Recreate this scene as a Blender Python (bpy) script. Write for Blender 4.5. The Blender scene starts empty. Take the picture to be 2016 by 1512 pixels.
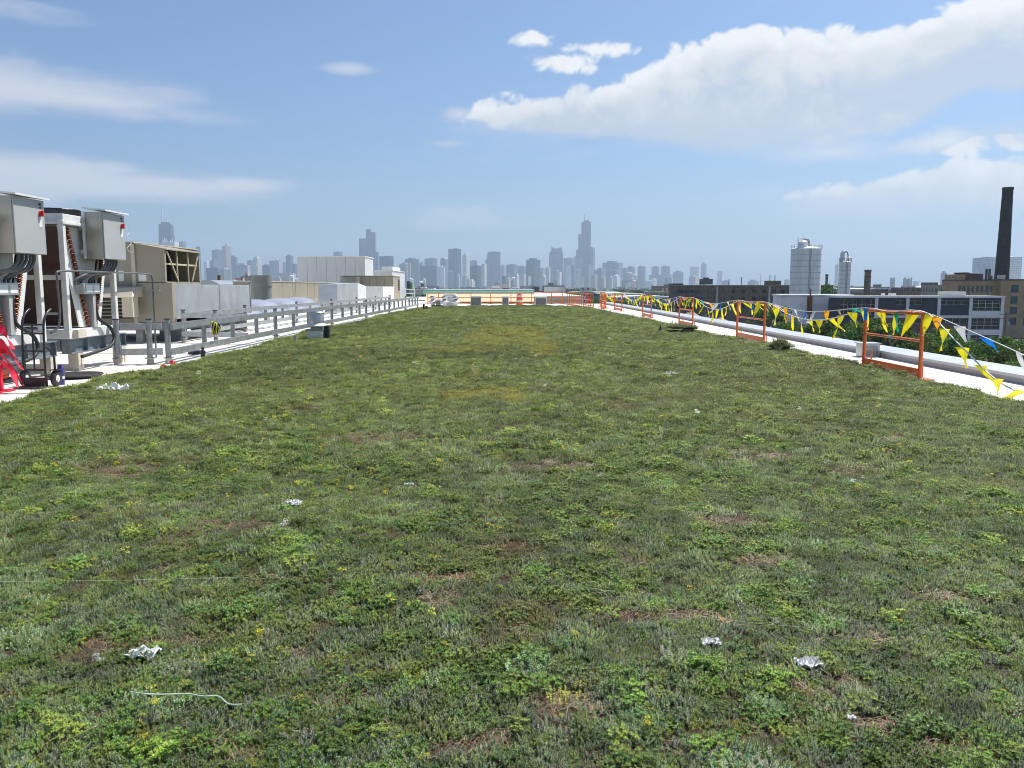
import bpy, math, random
import numpy as np
from mathutils import Vector, Matrix, Euler
R = math.radians
random.seed(7)
SC = bpy.context.scene
COL = SC.collection

# ---------------------------------------------------------------- camera
F, CX, CY = 1610.0, 1008.0, 756.0
EYE = 1.6
PITCH = math.atan(192.0 / F)
cam = bpy.data.cameras.new('camera')
cam.sensor_width = 36.0
cam.lens = F / 2016.0 * 36.0
cam.clip_start = 0.05
cam.clip_end = 40000.0
co = bpy.data.objects.new('camera', cam)
co.location = (0, 0, EYE)
co.rotation_euler = (math.pi / 2 - PITCH, 0, 0)
COL.objects.link(co)
SC.camera = co

def ray(px, py):
    dx, dy = (px - CX) / F, (py - CY) / F
    c, s = math.cos(PITCH), math.sin(PITCH)
    return Vector((dx, c - dy * s, -s - dy * c))
def gp(px, py, z=0.0):            # where a sight line meets the level z
    d = ray(px, py); t = (z - EYE) / d.z
    return Vector((d.x * t, d.y * t, z))
def at(px, py, Y):                # where a sight line reaches the distance Y
    d = ray(px, py); t = Y / d.y
    return Vector((d.x * t, Y, EYE + d.z * t))
def azel(px, py):
    d = ray(px, py).normalized()
    return math.atan2(d.x, d.y), math.asin(d.z)

# ---------------------------------------------------------------- sun, sky, exposure
SUN_AZ, SUN_EL = R(50), R(57)
sd = Vector((math.sin(SUN_AZ) * math.cos(SUN_EL), math.cos(SUN_AZ) * math.cos(SUN_EL), math.sin(SUN_EL)))
sun = bpy.data.lights.new('sun', 'SUN')
sun.energy = 5.0
sun.angle = R(0.53)
sun.color = (1.0, 0.955, 0.89)
so = bpy.data.objects.new('sun', sun)
so.rotation_euler = (-sd).to_track_quat('-Z', 'Y').to_euler()
so.location = (20, -10, 60)
COL.objects.link(so)
SC.view_settings.view_transform = 'Standard'
SC.view_settings.look = 'None'
SC.view_settings.gamma = 1.0
SC.view_settings.use_curve_mapping = False
SC.view_settings.exposure = 0.48
HAZE_D = 1.35e-4
SC.cycles.use_denoising = True
SC.cycles.filter_width = 1.0
SC.cycles.max_bounces = 7
SC.cycles.volume_bounces = 0
SC.cycles.transparent_max_bounces = 6
SC.cycles.caustics_reflective = False
SC.cycles.caustics_refractive = False
SC.cycles.sample_clamp_indirect = 6.0

class NT:
    """small helper to wire node trees"""
    def __init__(s, tree): s.t = tree
    def n(s, typ, **kw):
        o = s.t.nodes.new(typ)
        for k, v in kw.items(): setattr(o, k, v)
        return o
    def link(s, a, b): s.t.links.new(a, b)
    def put(s, sock, v):
        if hasattr(v, 'is_linked') or isinstance(v, bpy.types.NodeSocket): s.t.links.new(v, sock)
        else: sock.default_value = v
    def m(s, op, a, b=None, c=None, clamp=False):
        o = s.n('ShaderNodeMath', operation=op, use_clamp=clamp)
        s.put(o.inputs[0], a)
        if b is not None: s.put(o.inputs[1], b)
        if c is not None: s.put(o.inputs[2], c)
        return o.outputs[0]
    def v(s, op, a, b=None):
        o = s.n('ShaderNodeVectorMath', operation=op)
        s.put(o.inputs[0], a)
        if b is not None: s.put(o.inputs[1], b)
        return o.outputs['Value'] if op in ('LENGTH', 'DOT_PRODUCT', 'DISTANCE') else o.outputs[0]
    def smooth(s, x, lo, hi, a=0.0, b=1.0):
        o = s.n('ShaderNodeMapRange', interpolation_type='SMOOTHSTEP')
        s.put(o.inputs['Value'], x)
        o.inputs['From Min'].default_value = lo; o.inputs['From Max'].default_value = hi
        o.inputs['To Min'].default_value = a; o.inputs['To Max'].default_value = b
        return o.outputs['Result']
    def noise(s, vec, scale, detail=4.0, rough=0.55, dist=0.0):
        o = s.n('ShaderNodeTexNoise')
        if vec is not None: s.link(vec, o.inputs['Vector'])
        o.inputs['Scale'].default_value = scale; o.inputs['Detail'].default_value = detail
        o.inputs['Roughness'].default_value = rough; o.inputs['Distortion'].default_value = dist
        return o.outputs['Fac']
    def mix(s, fac, a, b):
        o = s.n('ShaderNodeMix', data_type='RGBA')
        s.put(o.inputs['Factor'], fac); s.put(o.inputs['A'], a); s.put(o.inputs['B'], b)
        return o.outputs['Result']
    def comb(s, x, y, z):
        o = s.n('ShaderNodeCombineXYZ')
        s.put(o.inputs[0], x); s.put(o.inputs[1], y); s.put(o.inputs[2], z)
        return o.outputs[0]

world = bpy.data.worlds.new('World')
SC.world = world
world.use_nodes = True
wt = world.node_tree
wt.nodes.clear()
W = NT(wt)
sky = W.n('ShaderNodeTexSky', sky_type='NISHITA')
sky.sun_disc = False
sky.sun_elevation = SUN_EL
sky.sun_rotation = SUN_AZ
sky.altitude = 200
sky.air_density = 1.0
sky.dust_density = 2.2
sky.ozone_density = 1.6
SKY_STRENGTH = 0.082
CLOUD_DARK, CLOUD_LIT, CLOUD_WISP = (0.44, 0.47, 0.505, 1), (0.70, 0.70, 0.695, 1), (0.56, 0.56, 0.60, 1)

# the sky's clouds, computed once as fields over azimuth and elevation (all the way round) and then mixed into the sky.
# (px, py, rx, ry, weight): where each heap or streak stands, turned into directions; further ones follow round the horizon
cumulus = [(1108, 118, 66, 22, .5), (1165, 96, 60, 15, .42), (1048, 76, 50, 15, .40), (1965, 262, 110, 30, .42), (1840, 285, 60, 14, .15)]
# the two big banks: upper and lower outline, left to right, ending well outside the picture
banks = [([(905, 236), (935, 206), (1000, 192), (1050, 186), (1140, 168), (1240, 158), (1330, 90), (1420, 62), (1490, 44), (1560, 54), (1640, 50), (1740, 42), (1860, 14), (1960, -8), (2150, -60), (2400, -40), (2600, 60), (2700, 120)],
          [(905, 240), (960, 262), (1100, 282), (1250, 290), (1380, 308), (1500, 303), (1600, 288), (1720, 272), (1820, 246), (1920, 196), (2016, 188), (2150, 190), (2400, 180), (2600, 150), (2700, 130)]),
         ([(1500, 392), (1560, 378), (1640, 366), (1700, 357), (1780, 338), (1880, 316), (1930, 322), (2016, 306), (2200, 280), (2400, 300), (2500, 340)],
          [(1500, 394), (1600, 398), (1700, 402), (1800, 406), (1900, 410), (2016, 412), (2200, 420), (2400, 390), (2500, 360)])]
wisps = [(-60, 165, 330, 70, .34), (190, 205, 230, 32, .34), (320, 232, 140, 13, .34), (20, 22, 120, 16, .1), (120, 345, 330, 36, 1.05), (330, 365, 300, 36, 1.35), (-120, 350, 250, 60, 1.0), (230, 335, 260, 26, .9),
         (470, 365, 150, 26, 1.3), (350, 395, 160, 16, .6), (885, 282, 42, 7, .3), (690, 137, 40, 11, .3), (905, 222, 44, 20, .75), (1110, 385, 70, 12, .22), (1640, 300, 110, 18, .3), (1300, 420, 420, 22, .16), (1800, 420, 420, 46, .5), (1130, 240, 250, 48, .3)]
def to_dir(lst, extra):
    out = []
    for x, y, rx, ry, w in lst:
        a, e = azel(x, y)
        out.append((a, e, rx / F, ry / F, w))
    r = random.Random(11)
    for k in range(extra):
        a = r.uniform(0.95, 2 * math.pi - 0.95)
        if a > math.pi: a -= 2 * math.pi
        out.append((a, r.uniform(.1, .7), r.uniform(.08, .25), r.uniform(.03, .08), r.uniform(.6, 1)))
    return out
CW, CH, EL_MAX = 6000, 900, R(54)
AZ = ((np.arange(CW) + .5) / CW * 2 - 1) * math.pi
ELV = (np.arange(CH) + .5) / CH * EL_MAX
def lattice(seed, cx, cy, qx, qy):
    """gradient noise at lattice coords (qx 1-D or 2-D, wrapping every cx)"""
    g = np.random.default_rng(seed).random((cx, cy)).astype(np.float32) * 6.2831853
    xi = np.floor(qx).astype(np.int32); yi = np.floor(qy).astype(np.int32); fx = (qx - xi).astype(np.float32); fy = (qy - yi).astype(np.float32)
    ux = fx * fx * fx * (fx * (fx * 6 - 15) + 10); uy = fy * fy * fy * (fy * (fy * 6 - 15) + 10)
    def d(ix, iy, ax, ay):
        t = g[ix % cx, iy % cy]; return np.cos(t) * ax + np.sin(t) * ay
    a = d(xi, yi, fx, fy); b = d(xi + 1, yi, fx - 1, fy); c = d(xi, yi + 1, fx, fy - 1); e = d(xi + 1, yi + 1, fx - 1, fy - 1)
    return (a + (b - a) * ux) + ((c + (e - c) * ux) - (a + (b - a) * ux)) * uy
def sky_noise(seed, per, stretch, octs, gain, billow, wx=0, wy=0):
    """fractal noise over the sky grid, per = cells round the horizon"""
    tot = np.zeros((CH, CW), np.float32); amp = 1.0; nrm = 0; p = per
    bx = np.broadcast_to((AZ[None, :] / (2 * math.pi) + .5).astype(np.float32), (CH, CW)); by = np.broadcast_to((ELV[:, None] / (2 * math.pi)).astype(np.float32), (CH, CW))
    for k in range(octs):
        v = lattice(seed + k, p, 4096 if p > 4000 else max(p, 64), bx * p + wx * p / per, by * p * stretch + wy * p / per)
        tot += amp * ((2.6 * np.abs(v)) if billow else v * 1.5); nrm += amp; amp *= gain; p *= 2
    return tot / nrm
def blob_field(blobs):
    acc = np.full((CH, CW), -3.0, np.float32)
    for a, e, rx, ry, w in blobs:
        da = (AZ - a + math.pi) % (2 * math.pi) - math.pi
        ii = np.where(np.abs(da) < rx * 3.2)[0]; jj = np.where(np.abs(ELV - e) < ry * 3.2)[0]
        if not len(ii) or not len(jj): continue
        q = np.sqrt((da[ii][None, :] / rx) ** 2 + ((ELV[jj][:, None] - e) / ry) ** 2)
        f = np.where(q < 1, w * (1 - q), max(w, .55) * (1 - q)).astype(np.float32)
        cur = acc[np.ix_(jj, ii)]
        k = 0.22; h = np.clip(.5 + .5 * (f - cur) / k, 0, 1)
        acc[np.ix_(jj, ii)] = cur + (f - cur) * h + k * h * (1 - h)
    return acc
def sstep(x, a, b):
    t = np.clip((x - a) / (b - a), 0, 1); return t * t * (3 - 2 * t)
wrp = sky_noise(301, 60, 1.3, 3, .5, False)
bil = sky_noise(101, 110, 1.35, 6, .55, True, wx=wrp * .5, wy=wrp * .5)
low = sky_noise(201, 34, 1.6, 5, .5, False)
BF = blob_field(to_dir(cumulus, 14))
HF = np.ones((CH, CW), np.float32)
for top, bot in banks:
    ta = [azel(*p) for p in top]; ba = [azel(*p) for p in bot]
    te = np.interp(AZ, [p[0] for p in ta], [p[1] for p in ta], left=-9, right=-9); be = np.interp(AZ, [p[0] for p in ba], [p[1] for p in ba], left=9, right=9)
    f = np.minimum((te[None, :] - ELV[:, None]) / .026, (ELV[:, None] - be[None, :]) / .030)
    BF = np.maximum(BF, np.clip(f, -3, .9).astype(np.float32))
    hf = (ELV[:, None] - be[None, :]) / np.maximum(te - be, .01)[None, :]
    HF = np.where((f > -1.2) & (hf < 1), np.clip(hf, 0, 1), HF).astype(np.float32)
soft = sstep(HF, .0, .45)
D = BF + (.22 + .40 * soft) * (bil - .42) + .5 * low
wn = sky_noise(401, 14, 5.0, 7, .58, False, wx=wrp * .15)
DW = blob_field(to_dir(wisps, 10)) + 1.15 * wn
dens_ = np.clip(D, 0, .7) * np.clip(.55 + .9 * bil + 1.0 * low, .05, 2)
tau = np.zeros_like(D); px_per = CW / (2 * math.pi)
for k in range(1, 17):                       # light reaches the heaps from the upper right
    s_ = k * 0.0052
    du, dv = int(round(s_ * .35 * px_per)), int(round(s_ * CH / EL_MAX))
    sh = np.roll(dens_, -du, axis=1)
    sh = np.concatenate([sh[dv:], np.zeros((dv, CW), np.float32)], 0) if dv else sh
    tau += sh * math.exp(-k * .06)
lit_ = .75 * np.exp(-tau * .55) + .25 * np.exp(-tau * .12) + .44 * (bil - .42) + .75 * low + .12 - .34 * (1 - HF) ** 1.2
alpha_ = (sstep(D, -.03, .27) * soft + sstep(D, -.12, .5) * (1 - soft)) * (.74 + .26 * sstep(lit_, .0, .4))
buf = np.zeros((CH, CW, 4), np.float32)
buf[..., 0] = np.clip(lit_, 0, 1); buf[..., 1] = alpha_; buf[..., 2] = sstep(DW, -.12, .75) * .85; buf[..., 3] = 1
cimg = bpy.data.images.new('cloud_fields', CW, CH, alpha=False, float_buffer=True)
cimg.colorspace_settings.name = 'Non-Color'
cimg.pixels.foreach_set(buf.ravel()); cimg.update()
del wrp, bil, low, wn, tau, dens_, sh, buf

tc = W.n('ShaderNodeTexCoord')
sx = W.n('ShaderNodeSeparateXYZ'); W.link(tc.outputs['Generated'], sx.inputs[0])
az = W.m('ARCTAN2', sx.outputs[0], sx.outputs[1])
el = W.m('ARCSINE', sx.outputs[2])
uv = W.comb(W.m('MULTIPLY_ADD', az, 1 / (2 * math.pi), 0.5), W.m('DIVIDE', el, EL_MAX), 0.0)
im = W.n('ShaderNodeTexImage', image=cimg, interpolation='Cubic', extension='CLIP')
W.link(uv, im.inputs[0])
ch = W.n('ShaderNodeSeparateColor'); W.link(im.outputs['Color'], ch.inputs[0])
ccol = W.mix(ch.outputs[0], CLOUD_DARK, CLOUD_LIT)
bg = W.v('MULTIPLY', sky.outputs[0], (SKY_STRENGTH * 0.69, SKY_STRENGTH * 0.89, SKY_STRENGTH * 1.12))
c1 = W.mix(ch.outputs[2], bg, CLOUD_WISP)
c2 = W.mix(ch.outputs[1], c1, ccol)
bgn = W.n('ShaderNodeBackground'); W.link(c2, bgn.inputs[0]); bgn.inputs[1].default_value = 1.0
wo = W.n('ShaderNodeOutputWorld'); W.link(bgn.outputs[0], wo.inputs[0])
world.cycles.sampling_method = 'MANUAL'
world.cycles.sample_map_resolution = 512
# ---------------------------------------------------------------- helpers: meshes, things, materials
ORG = {}
class MB:
    """collects vertices and faces for one mesh"""
    def __init__(s): s.v = []; s.f = []
    def add(s, vs, fs):
        b = len(s.v); s.v += [tuple(p) for p in vs]; s.f += [tuple(i + b for i in f) for f in fs]; return s
    def box(s, x0, x1, y0, y1, z0, z1):
        return s.add([(x0, y0, z0), (x1, y0, z0), (x1, y1, z0), (x0, y1, z0), (x0, y0, z1), (x1, y0, z1), (x1, y1, z1), (x0, y1, z1)],
                     [(3, 2, 1, 0), (4, 5, 6, 7), (0, 1, 5, 4), (1, 2, 6, 5), (2, 3, 7, 6), (3, 0, 4, 7)])
    def hexa(s, p):
        return s.add(p, [(3, 2, 1, 0), (4, 5, 6, 7), (0, 1, 5, 4), (1, 2, 6, 5), (2, 3, 7, 6), (3, 0, 4, 7)])
    def bar(s, a, b, w, h, up=(0, 0, 1)):
        """a bar of section w x h from a to b"""
        a, b = Vector(a), Vector(b); d = (b - a).normalized(); up = Vector(up)
        if abs(d.dot(up)) > 0.98: up = Vector((0, 1, 0))
        r = d.cross(up).normalized(); u = r.cross(d)
        r *= w / 2; u *= h / 2
        return s.hexa([a - r - u, b - r - u, b + r - u, a + r - u, a - r + u, b - r + u, b + r + u, a + r + u])
    def tube(s, pts, r, n=8, caps=True, closed=False):
        pts = [Vector(p) for p in pts]; k = len(pts); b = len(s.v)
        rad = r if isinstance(r, (list, tuple)) else [r] * k
        prev = None
        for i, p in enumerate(pts):
            if closed: d = (pts[(i + 1) % k] - pts[i - 1]).normalized()
            else: d = (pts[min(i + 1, k - 1)] - pts[max(i - 1, 0)]).normalized()
            if prev is None:
                up = Vector((0, 0, 1)) if abs(d.z) < .9 else Vector((0, 1, 0))
                prev = d.cross(up).normalized()
            x = (prev - d * prev.dot(d)).normalized(); prev = x; y = d.cross(x)
            for j in range(n):
                t = 2 * math.pi * j / n
                s.v.append(tuple(p + (x * math.cos(t) + y * math.sin(t)) * rad[i]))
        for i in range(k if closed else k - 1):
            i2 = (i + 1) % k
            for j in range(n):
                s.f.append((b + i * n + j, b + i * n + (j + 1) % n, b + i2 * n + (j + 1) % n, b + i2 * n + j))
        if caps and not closed:
            s.f.append(tuple(b + j for j in reversed(range(n))))
            s.f.append(tuple(b + (k - 1) * n + j for j in range(n)))
        return s
    def lathe(s, c, prof, n=20):
        """prof: list of (radius, z) round a vertical axis at c"""
        b = len(s.v); k = len(prof)
        for r, z in prof:
            for j in range(n):
                t = 2 * math.pi * j / n
                s.v.append((c[0] + r * math.cos(t), c[1] + r * math.sin(t), c[2] + z))
        for i in range(k - 1):
            for j in range(n):
                s.f.append((b + i * n + j, b + i * n + (j + 1) % n, b + (i + 1) * n + (j + 1) % n, b + (i + 1) * n + j))
        s.f.append(tuple(b + j for j in reversed(range(n))))
        s.f.append(tuple(b + (k - 1) * n + j for j in range(n)))
        return s
    def prism(s, poly, z0, z1):
        n = len(poly); b = len(s.v)
        s.v += [(x, y, z0) for x, y in poly] + [(x, y, z1) for x, y in poly]
        s.f.append(tuple(b + i for i in reversed(range(n)))); s.f.append(tuple(b + n + i for i in range(n)))
        for i in range(n):
            j = (i + 1) % n; s.f.append((b + i, b + j, b + n + j, b + n + i))
        return s
    def slab(s, poly, axis, a0, a1):
        """a polygon in the plane across axis ('x': (y,z), 'y': (x,z)) extruded from a0 to a1"""
        n = len(poly); b = len(s.v)
        mk = (lambda p, a: (a, p[0], p[1])) if axis == 'x' else (lambda p, a: (p[0], a, p[1]))
        s.v += [mk(p, a0) for p in poly] + [mk(p, a1) for p in poly]
        s.f.append(tuple(b + i for i in range(n))); s.f.append(tuple(b + n + i for i in reversed(range(n))))
        for i in range(n):
            j = (i + 1) % n; s.f.append((b + j, b + i, b + n + i, b + n + j))
        return s
    def build(s, name, mat, parent=None, smooth=False, bevel=0.0, org=None):
        me = bpy.data.meshes.new(name)
        o = ORG[parent.name] if parent is not None else Vector(org or (0, 0, 0))
        me.from_pydata([(p[0] - o[0], p[1] - o[1], p[2] - o[2]) for p in s.v], [], s.f)
        me.update()
        if smooth: me.polygons.foreach_set('use_smooth', [True] * len(me.polygons))
        if mat is not None: me.materials.append(mat)
        ob = bpy.data.objects.new(name, me)
        COL.objects.link(ob)
        if smooth == 'auto':
            md = ob.modifiers.new('edges', 'EDGE_SPLIT'); md.split_angle = R(38)
        if bevel:
            md = ob.modifiers.new('bevel', 'BEVEL'); md.width = bevel; md.segments = 2; md.limit_method = 'ANGLE'; md.angle_limit = R(40)
        if parent is not None: ob.parent = parent
        else: ob.location = o
        ORG[ob.name] = Vector(o)
        return ob
def tag(o, label, cat, group=None):
    o['label'] = label; o['category'] = cat
    if group: o['group'] = group
    return o
def thing(name, label, cat, loc, group=None):
    o = bpy.data.objects.new(name, None); o.empty_display_size = 0.3
    COL.objects.link(o); o.location = loc
    ORG[o.name] = Vector(loc)
    return tag(o, label, cat, group)
def struct(o): o['kind'] = 'structure'; return o
def stuff(o, label, cat):
    o['kind'] = 'stuff'
    if label: o['label'] = label
    if cat: o['category'] = cat
    return o
def copy_tree(o, parent=None):
    c = o.copy(); COL.objects.link(c)
    if parent is not None:
        c.parent = parent; c.matrix_parent_inverse = o.matrix_parent_inverse.copy()
    for ch in list(o.children): copy_tree(ch, c)
    return c
def clone(o, loc, label=None, rz=None, scale=None):
    c = copy_tree(o); c.location = loc; ORG[c.name] = Vector(loc)
    if label: c['label'] = label
    if rz is not None: c.rotation_euler[2] = rz
    if scale is not None: c.scale = scale
    return c

MATS = {}
def mat(name, col, rough=0.6, metal=0.0, var=0.0, vscale=3.0, bump=0.0, bscale=40.0, spec=0.5, stain=None, stain_amt=0.0, stain_scale=1.0, stretch=(1, 1, 1)):
    """a procedural surface: base colour with soft unevenness, fine relief and optional stains"""
    if name in MATS: return MATS[name]
    m = bpy.data.materials.new(name); m.use_nodes = True
    N = NT(m.node_tree); b = m.node_tree.nodes['Principled BSDF']
    b.inputs['Roughness'].default_value = rough; b.inputs['Metallic'].default_value = metal
    b.inputs['Specular IOR Level'].default_value = spec
    c4 = (col[0], col[1], col[2], 1)
    tcn = N.n('ShaderNodeTexCoord').outputs['Object']
    if stretch != (1, 1, 1): tcn = N.v('MULTIPLY', tcn, stretch)
    out = None
    if var:
        f = N.noise(tcn, vscale, 5.0, 0.6)
        lo = tuple(max(0, c * (1 - var)) for c in col) + (1,); hi = tuple(min(1, c * (1 + var)) for c in col) + (1,)
        out = N.mix(N.smooth(f, 0.3, 0.7), lo, hi)
        N.link(N.m('ADD', N.m('MULTIPLY', N.m('SUBTRACT', f, 0.5), 0.25), rough), b.inputs['Roughness'])
    if stain:
        f = N.noise(tcn, stain_scale, 7.0, 0.62)
        out = N.mix(N.m('MULTIPLY', N.smooth(f, 0.5, 0.68), stain_amt), out if out is not None else c4, stain + (1,))
    if out is not None: N.link(out, b.inputs['Base Color'])
    else: b.inputs['Base Color'].default_value = c4
    if bump:
        bn = N.n('ShaderNodeBump'); bn.inputs['Strength'].default_value = bump; bn.inputs['Distance'].default_value = 0.02
        N.link(N.noise(tcn, bscale, 3.0), bn.inputs['Height']); N.link(bn.outputs[0], b.inputs['Normal'])
    MATS[name] = m
    return m
# ---------------------------------------------------------------- ground, roof deck, planted bed
GZ = -13.0
m = bpy.data.materials.new('city_ground'); m.use_nodes = True
N = NT(m.node_tree); b = m.node_tree.nodes['Principled BSDF']; b.inputs['Roughness'].default_value = 0.9
tcn = N.n('ShaderNodeTexCoord').outputs['Object']
f1 = N.noise(tcn, 0.012, 6.0, 0.6); f2 = N.noise(tcn, 0.09, 5.0, 0.6)
c = N.mix(N.smooth(f1, 0.42, 0.58), (0.10, 0.10, 0.098, 1), (0.06, 0.08, 0.04, 1))
c = N.mix(N.smooth(f2, 0.5, 0.72), c, (0.26, 0.25, 0.23, 1))
N.link(c, b.inputs['Base Color'])
g = MB().add([(-11000, -1200, GZ), (11000, -1200, GZ), (11000, 12000, GZ), (-11000, 12000, GZ)], [(0, 1, 2, 3)]).build('ground', m)
struct(g)

m_roof = bpy.data.materials.new('white_membrane'); m_roof.use_nodes = True
N = NT(m_roof.node_tree); b = m_roof.node_tree.nodes['Principled BSDF']; b.inputs['Roughness'].default_value = 0.55
tcn = N.n('ShaderNodeTexCoord').outputs['Object']
f1 = N.noise(tcn, 0.55, 8.0, 0.65); f2 = N.noise(tcn, 5.0, 6.0, 0.7); f3 = N.noise(N.v('MULTIPLY', tcn, (1, .25, 1)), 1.7, 5.0, 0.6)
c = N.mix(N.smooth(f1, 0.42, 0.72), (0.75, 0.72, 0.665, 1), (0.60, 0.545, 0.455, 1))
c = N.mix(N.m('MULTIPLY', N.smooth(f2, 0.58, 0.75), 0.4), c, (0.42, 0.38, 0.32, 1))
c = N.mix(N.m('MULTIPLY', N.smooth(f3, 0.62, 0.75), 0.35), c, (0.5, 0.47, 0.42, 1))
N.link(c, b.inputs['Base Color'])
bn = N.n('ShaderNodeBump'); bn.inputs['Strength'].default_value = 0.25; bn.inputs['Distance'].default_value = 0.02
N.link(N.noise(tcn, 3.0, 4.0), bn.inputs['Height']); N.link(bn.outputs[0], b.inputs['Normal'])
deck = MB().box(-45, 9.0, -9, 77, -0.5, 0.0).build('roof_deck', m_roof)
struct(deck)
# lapped membrane sheets leave long seams: thin strips welded over the joints
seam = MB()
for x in (-8.35, -7.0, -10.3, -12.4, -14.4): seam.box(x, x + 0.09, -9, 77, 0.002, 0.006)
for y in (12.2, 19.5, 28.0, 37, 46, 55): seam.box(-16, -6.9, y, y + 0.09, 0.008, 0.011)
for y in (13.0, 22.2, 31.4, 40.6, 50): seam.box(7.0, 8.38, y, y + 0.08, 0.004, 0.008)
seam.build('membrane_seam', mat('seam', (0.66, 0.64, 0.6), 0.5, var=.15), deck)
MB().box(-44.9, 8.9, -8.9, 76.9, GZ, -0.5).build('wall', mat('our_wall', (0.3, 0.2, 0.15), 0.85, var=.2), deck)

rng = np.random.default_rng(5)
def left_edge(y):
    return -6.72 + 0.16 * np.sin(y * 0.37 + 1) + 0.10 * np.sin(y * 1.3) + 0.07 * np.sin(y * 3.1)
def right_edge(y):
    base = np.interp(y, [-5, 14, 19, 22, 27, 34, 45, 64], [6.85, 6.85, 6.9, 6.85, 6.3, 6.25, 5.9, 5.4])
    return base + 0.09 * np.sin(y * 0.9) + 0.07 * np.sin(y * 2.7)
Y_END = 63.0
def far_end(x): return Y_END - 0.13 * (x - 0.3) ** 2 + 0.3 * np.sin(x * 2.1)
def soil_top(x, y):
    e = np.minimum(x - left_edge(y), right_edge(y) - x)
    return 0.085 * np.clip(e / 0.25, 0, 1) ** .6 + 0.012 * np.sin(x * 2.3 + y) * np.sin(y * 1.7)
ys = np.concatenate([np.arange(-5, 14, 0.35), np.arange(14, 63.2, 0.8)])
ss = np.concatenate([[0, .008, .02, .04], np.linspace(.07, .93, 40), [.96, .98, .992, 1]])
V = []; Fc = []
for y in ys:
    l, r_ = left_edge(y), right_edge(y)
    for s_ in ss:
        x = l + (r_ - l) * s_
        yy = min(y, far_end(x))
        V.append((x, yy, 0.004 + float(soil_top(x, y)) * (1 if 0 < s_ < 1 else 0)))
n = len(ss)
for i in range(len(ys) - 1):
    for j in range(n - 1): Fc.append((i * n + j, i * n + j + 1, (i + 1) * n + j + 1, (i + 1) * n + j))
m_soil = bpy.data.materials.new('soil'); m_soil.use_nodes = True
N = NT(m_soil.node_tree); b = m_soil.node_tree.nodes['Principled BSDF']; b.inputs['Roughness'].default_value = 0.95
tcn = N.n('ShaderNodeTexCoord').outputs['Object']
c = N.mix(N.smooth(N.noise(tcn, 9, 6, .65), .35, .68), (0.05, 0.036, 0.02, 1), (0.11, 0.072, 0.042, 1))
c = N.mix(N.smooth(N.noise(tcn, 60, 4, .7), .5, .75), c, (0.15, 0.11, 0.07, 1))
c = N.mix(N.smooth(N.noise(tcn, 2.2, 4, .6), .45, .62), c, (0.045, 0.055, 0.02, 1))
N.link(c, b.inputs['Base Color'])
bn = N.n('ShaderNodeBump'); bn.inputs['Strength'].default_value = 0.8; bn.inputs['Distance'].default_value = 0.03
N.link(N.noise(tcn, 70.0, 6.0, .7), bn.inputs['Height']); N.link(bn.outputs[0], b.inputs['Normal'])
bed = MB().add(V, Fc).build('soil_bed', m_soil, smooth=True); struct(bed)
# ---------------------------------------------------------------- sedum: many small plants spread over the bed
m_leaf = bpy.data.materials.new('sedum_leaf'); m_leaf.use_nodes = True
N = NT(m_leaf.node_tree); b = m_leaf.node_tree.nodes['Principled BSDF']
at_i = N.n('ShaderNodeAttribute', attribute_type='INSTANCER', attribute_name='tint')
at_v = N.n('ShaderNodeAttribute', attribute_type='GEOMETRY', attribute_name='leafcol')
mu = N.n('ShaderNodeMix', data_type='RGBA', blend_type='MULTIPLY'); mu.inputs['Factor'].default_value = 1.0
N.link(at_i.outputs['Color'], mu.inputs['A']); N.link(at_v.outputs['Color'], mu.inputs['B'])
N.link(mu.outputs['Result'], b.inputs['Base Color'])
b.inputs['Roughness'].default_value = 0.5; b.inputs['Specular IOR Level'].default_value = 0.35
tl = N.n('ShaderNodeBsdfTranslucent'); N.link(mu.outputs['Result'], tl.inputs['Color'])
ms = N.n('ShaderNodeMixShader'); ms.inputs[0].default_value = 0.24
N.link(b.outputs[0], ms.inputs[1]); N.link(tl.outputs[0], ms.inputs[2])
N.link(ms.outputs[0], m_leaf.node_tree.nodes['Material Output'].inputs['Surface'])

proto = bpy.data.collections.new('sedum_plants')
prng = random.Random(3)
class Plant:
    def __init__(s): s.v = []; s.f = []; s.c = []
    def leaf(s, p, d, L, w, col, curl=0.25, seg=1):
        """one pointed leaf from p along d"""
        d = d.normalized(); side = d.cross(Vector((0, 0, 1)))
        if side.length < .05: side = Vector((prng.uniform(-1, 1), prng.uniform(-1, 1), 0))
        side.normalize(); up = side.cross(d)
        b_ = len(s.v)
        mid = p + d * L * .55 + up * L * curl * .35
        s.v += [p, mid + side * w * .5, p + d * L + up * L * curl * .2, mid - side * w * .5]
        s.f.append((b_, b_ + 1, b_ + 2, b_ + 3)); s.c += [col] * 4
    def strip(s, pts, w, col):
        b_ = len(s.v)
        for i, p in enumerate(pts):
            d = (pts[min(i + 1, len(pts) - 1)] - pts[max(i - 1, 0)])
            side = d.cross(Vector((0.3, 0.2, 1))).normalized() * w * .5
            s.v += [p - side, p + side]; s.c += [col] * 2
        for i in range(len(pts) - 1):
            k = b_ + 2 * i; s.f.append((k, k + 1, k + 3, k + 2))
    def done(s, name):
        me = bpy.data.meshes.new(name); me.from_pydata([tuple(p) for p in s.v], [], s.f); me.update()
        at_ = me.color_attributes.new('leafcol', 'FLOAT_COLOR', 'POINT')
        at_.data.foreach_set('color', [x for c_ in s.c for x in (c_[0], c_[1], c_[2], 1.0)])
        me.materials.append(m_leaf)
        o = bpy.data.objects.new(name, me); proto.objects.link(o)
def jit(c_, a): 
    k = 1 + prng.uniform(-a, a); return tuple(max(0, x * k * (1 + prng.uniform(-.06, .06))) for x in c_)
U = lambda a, b_: prng.uniform(a, b_)
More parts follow.
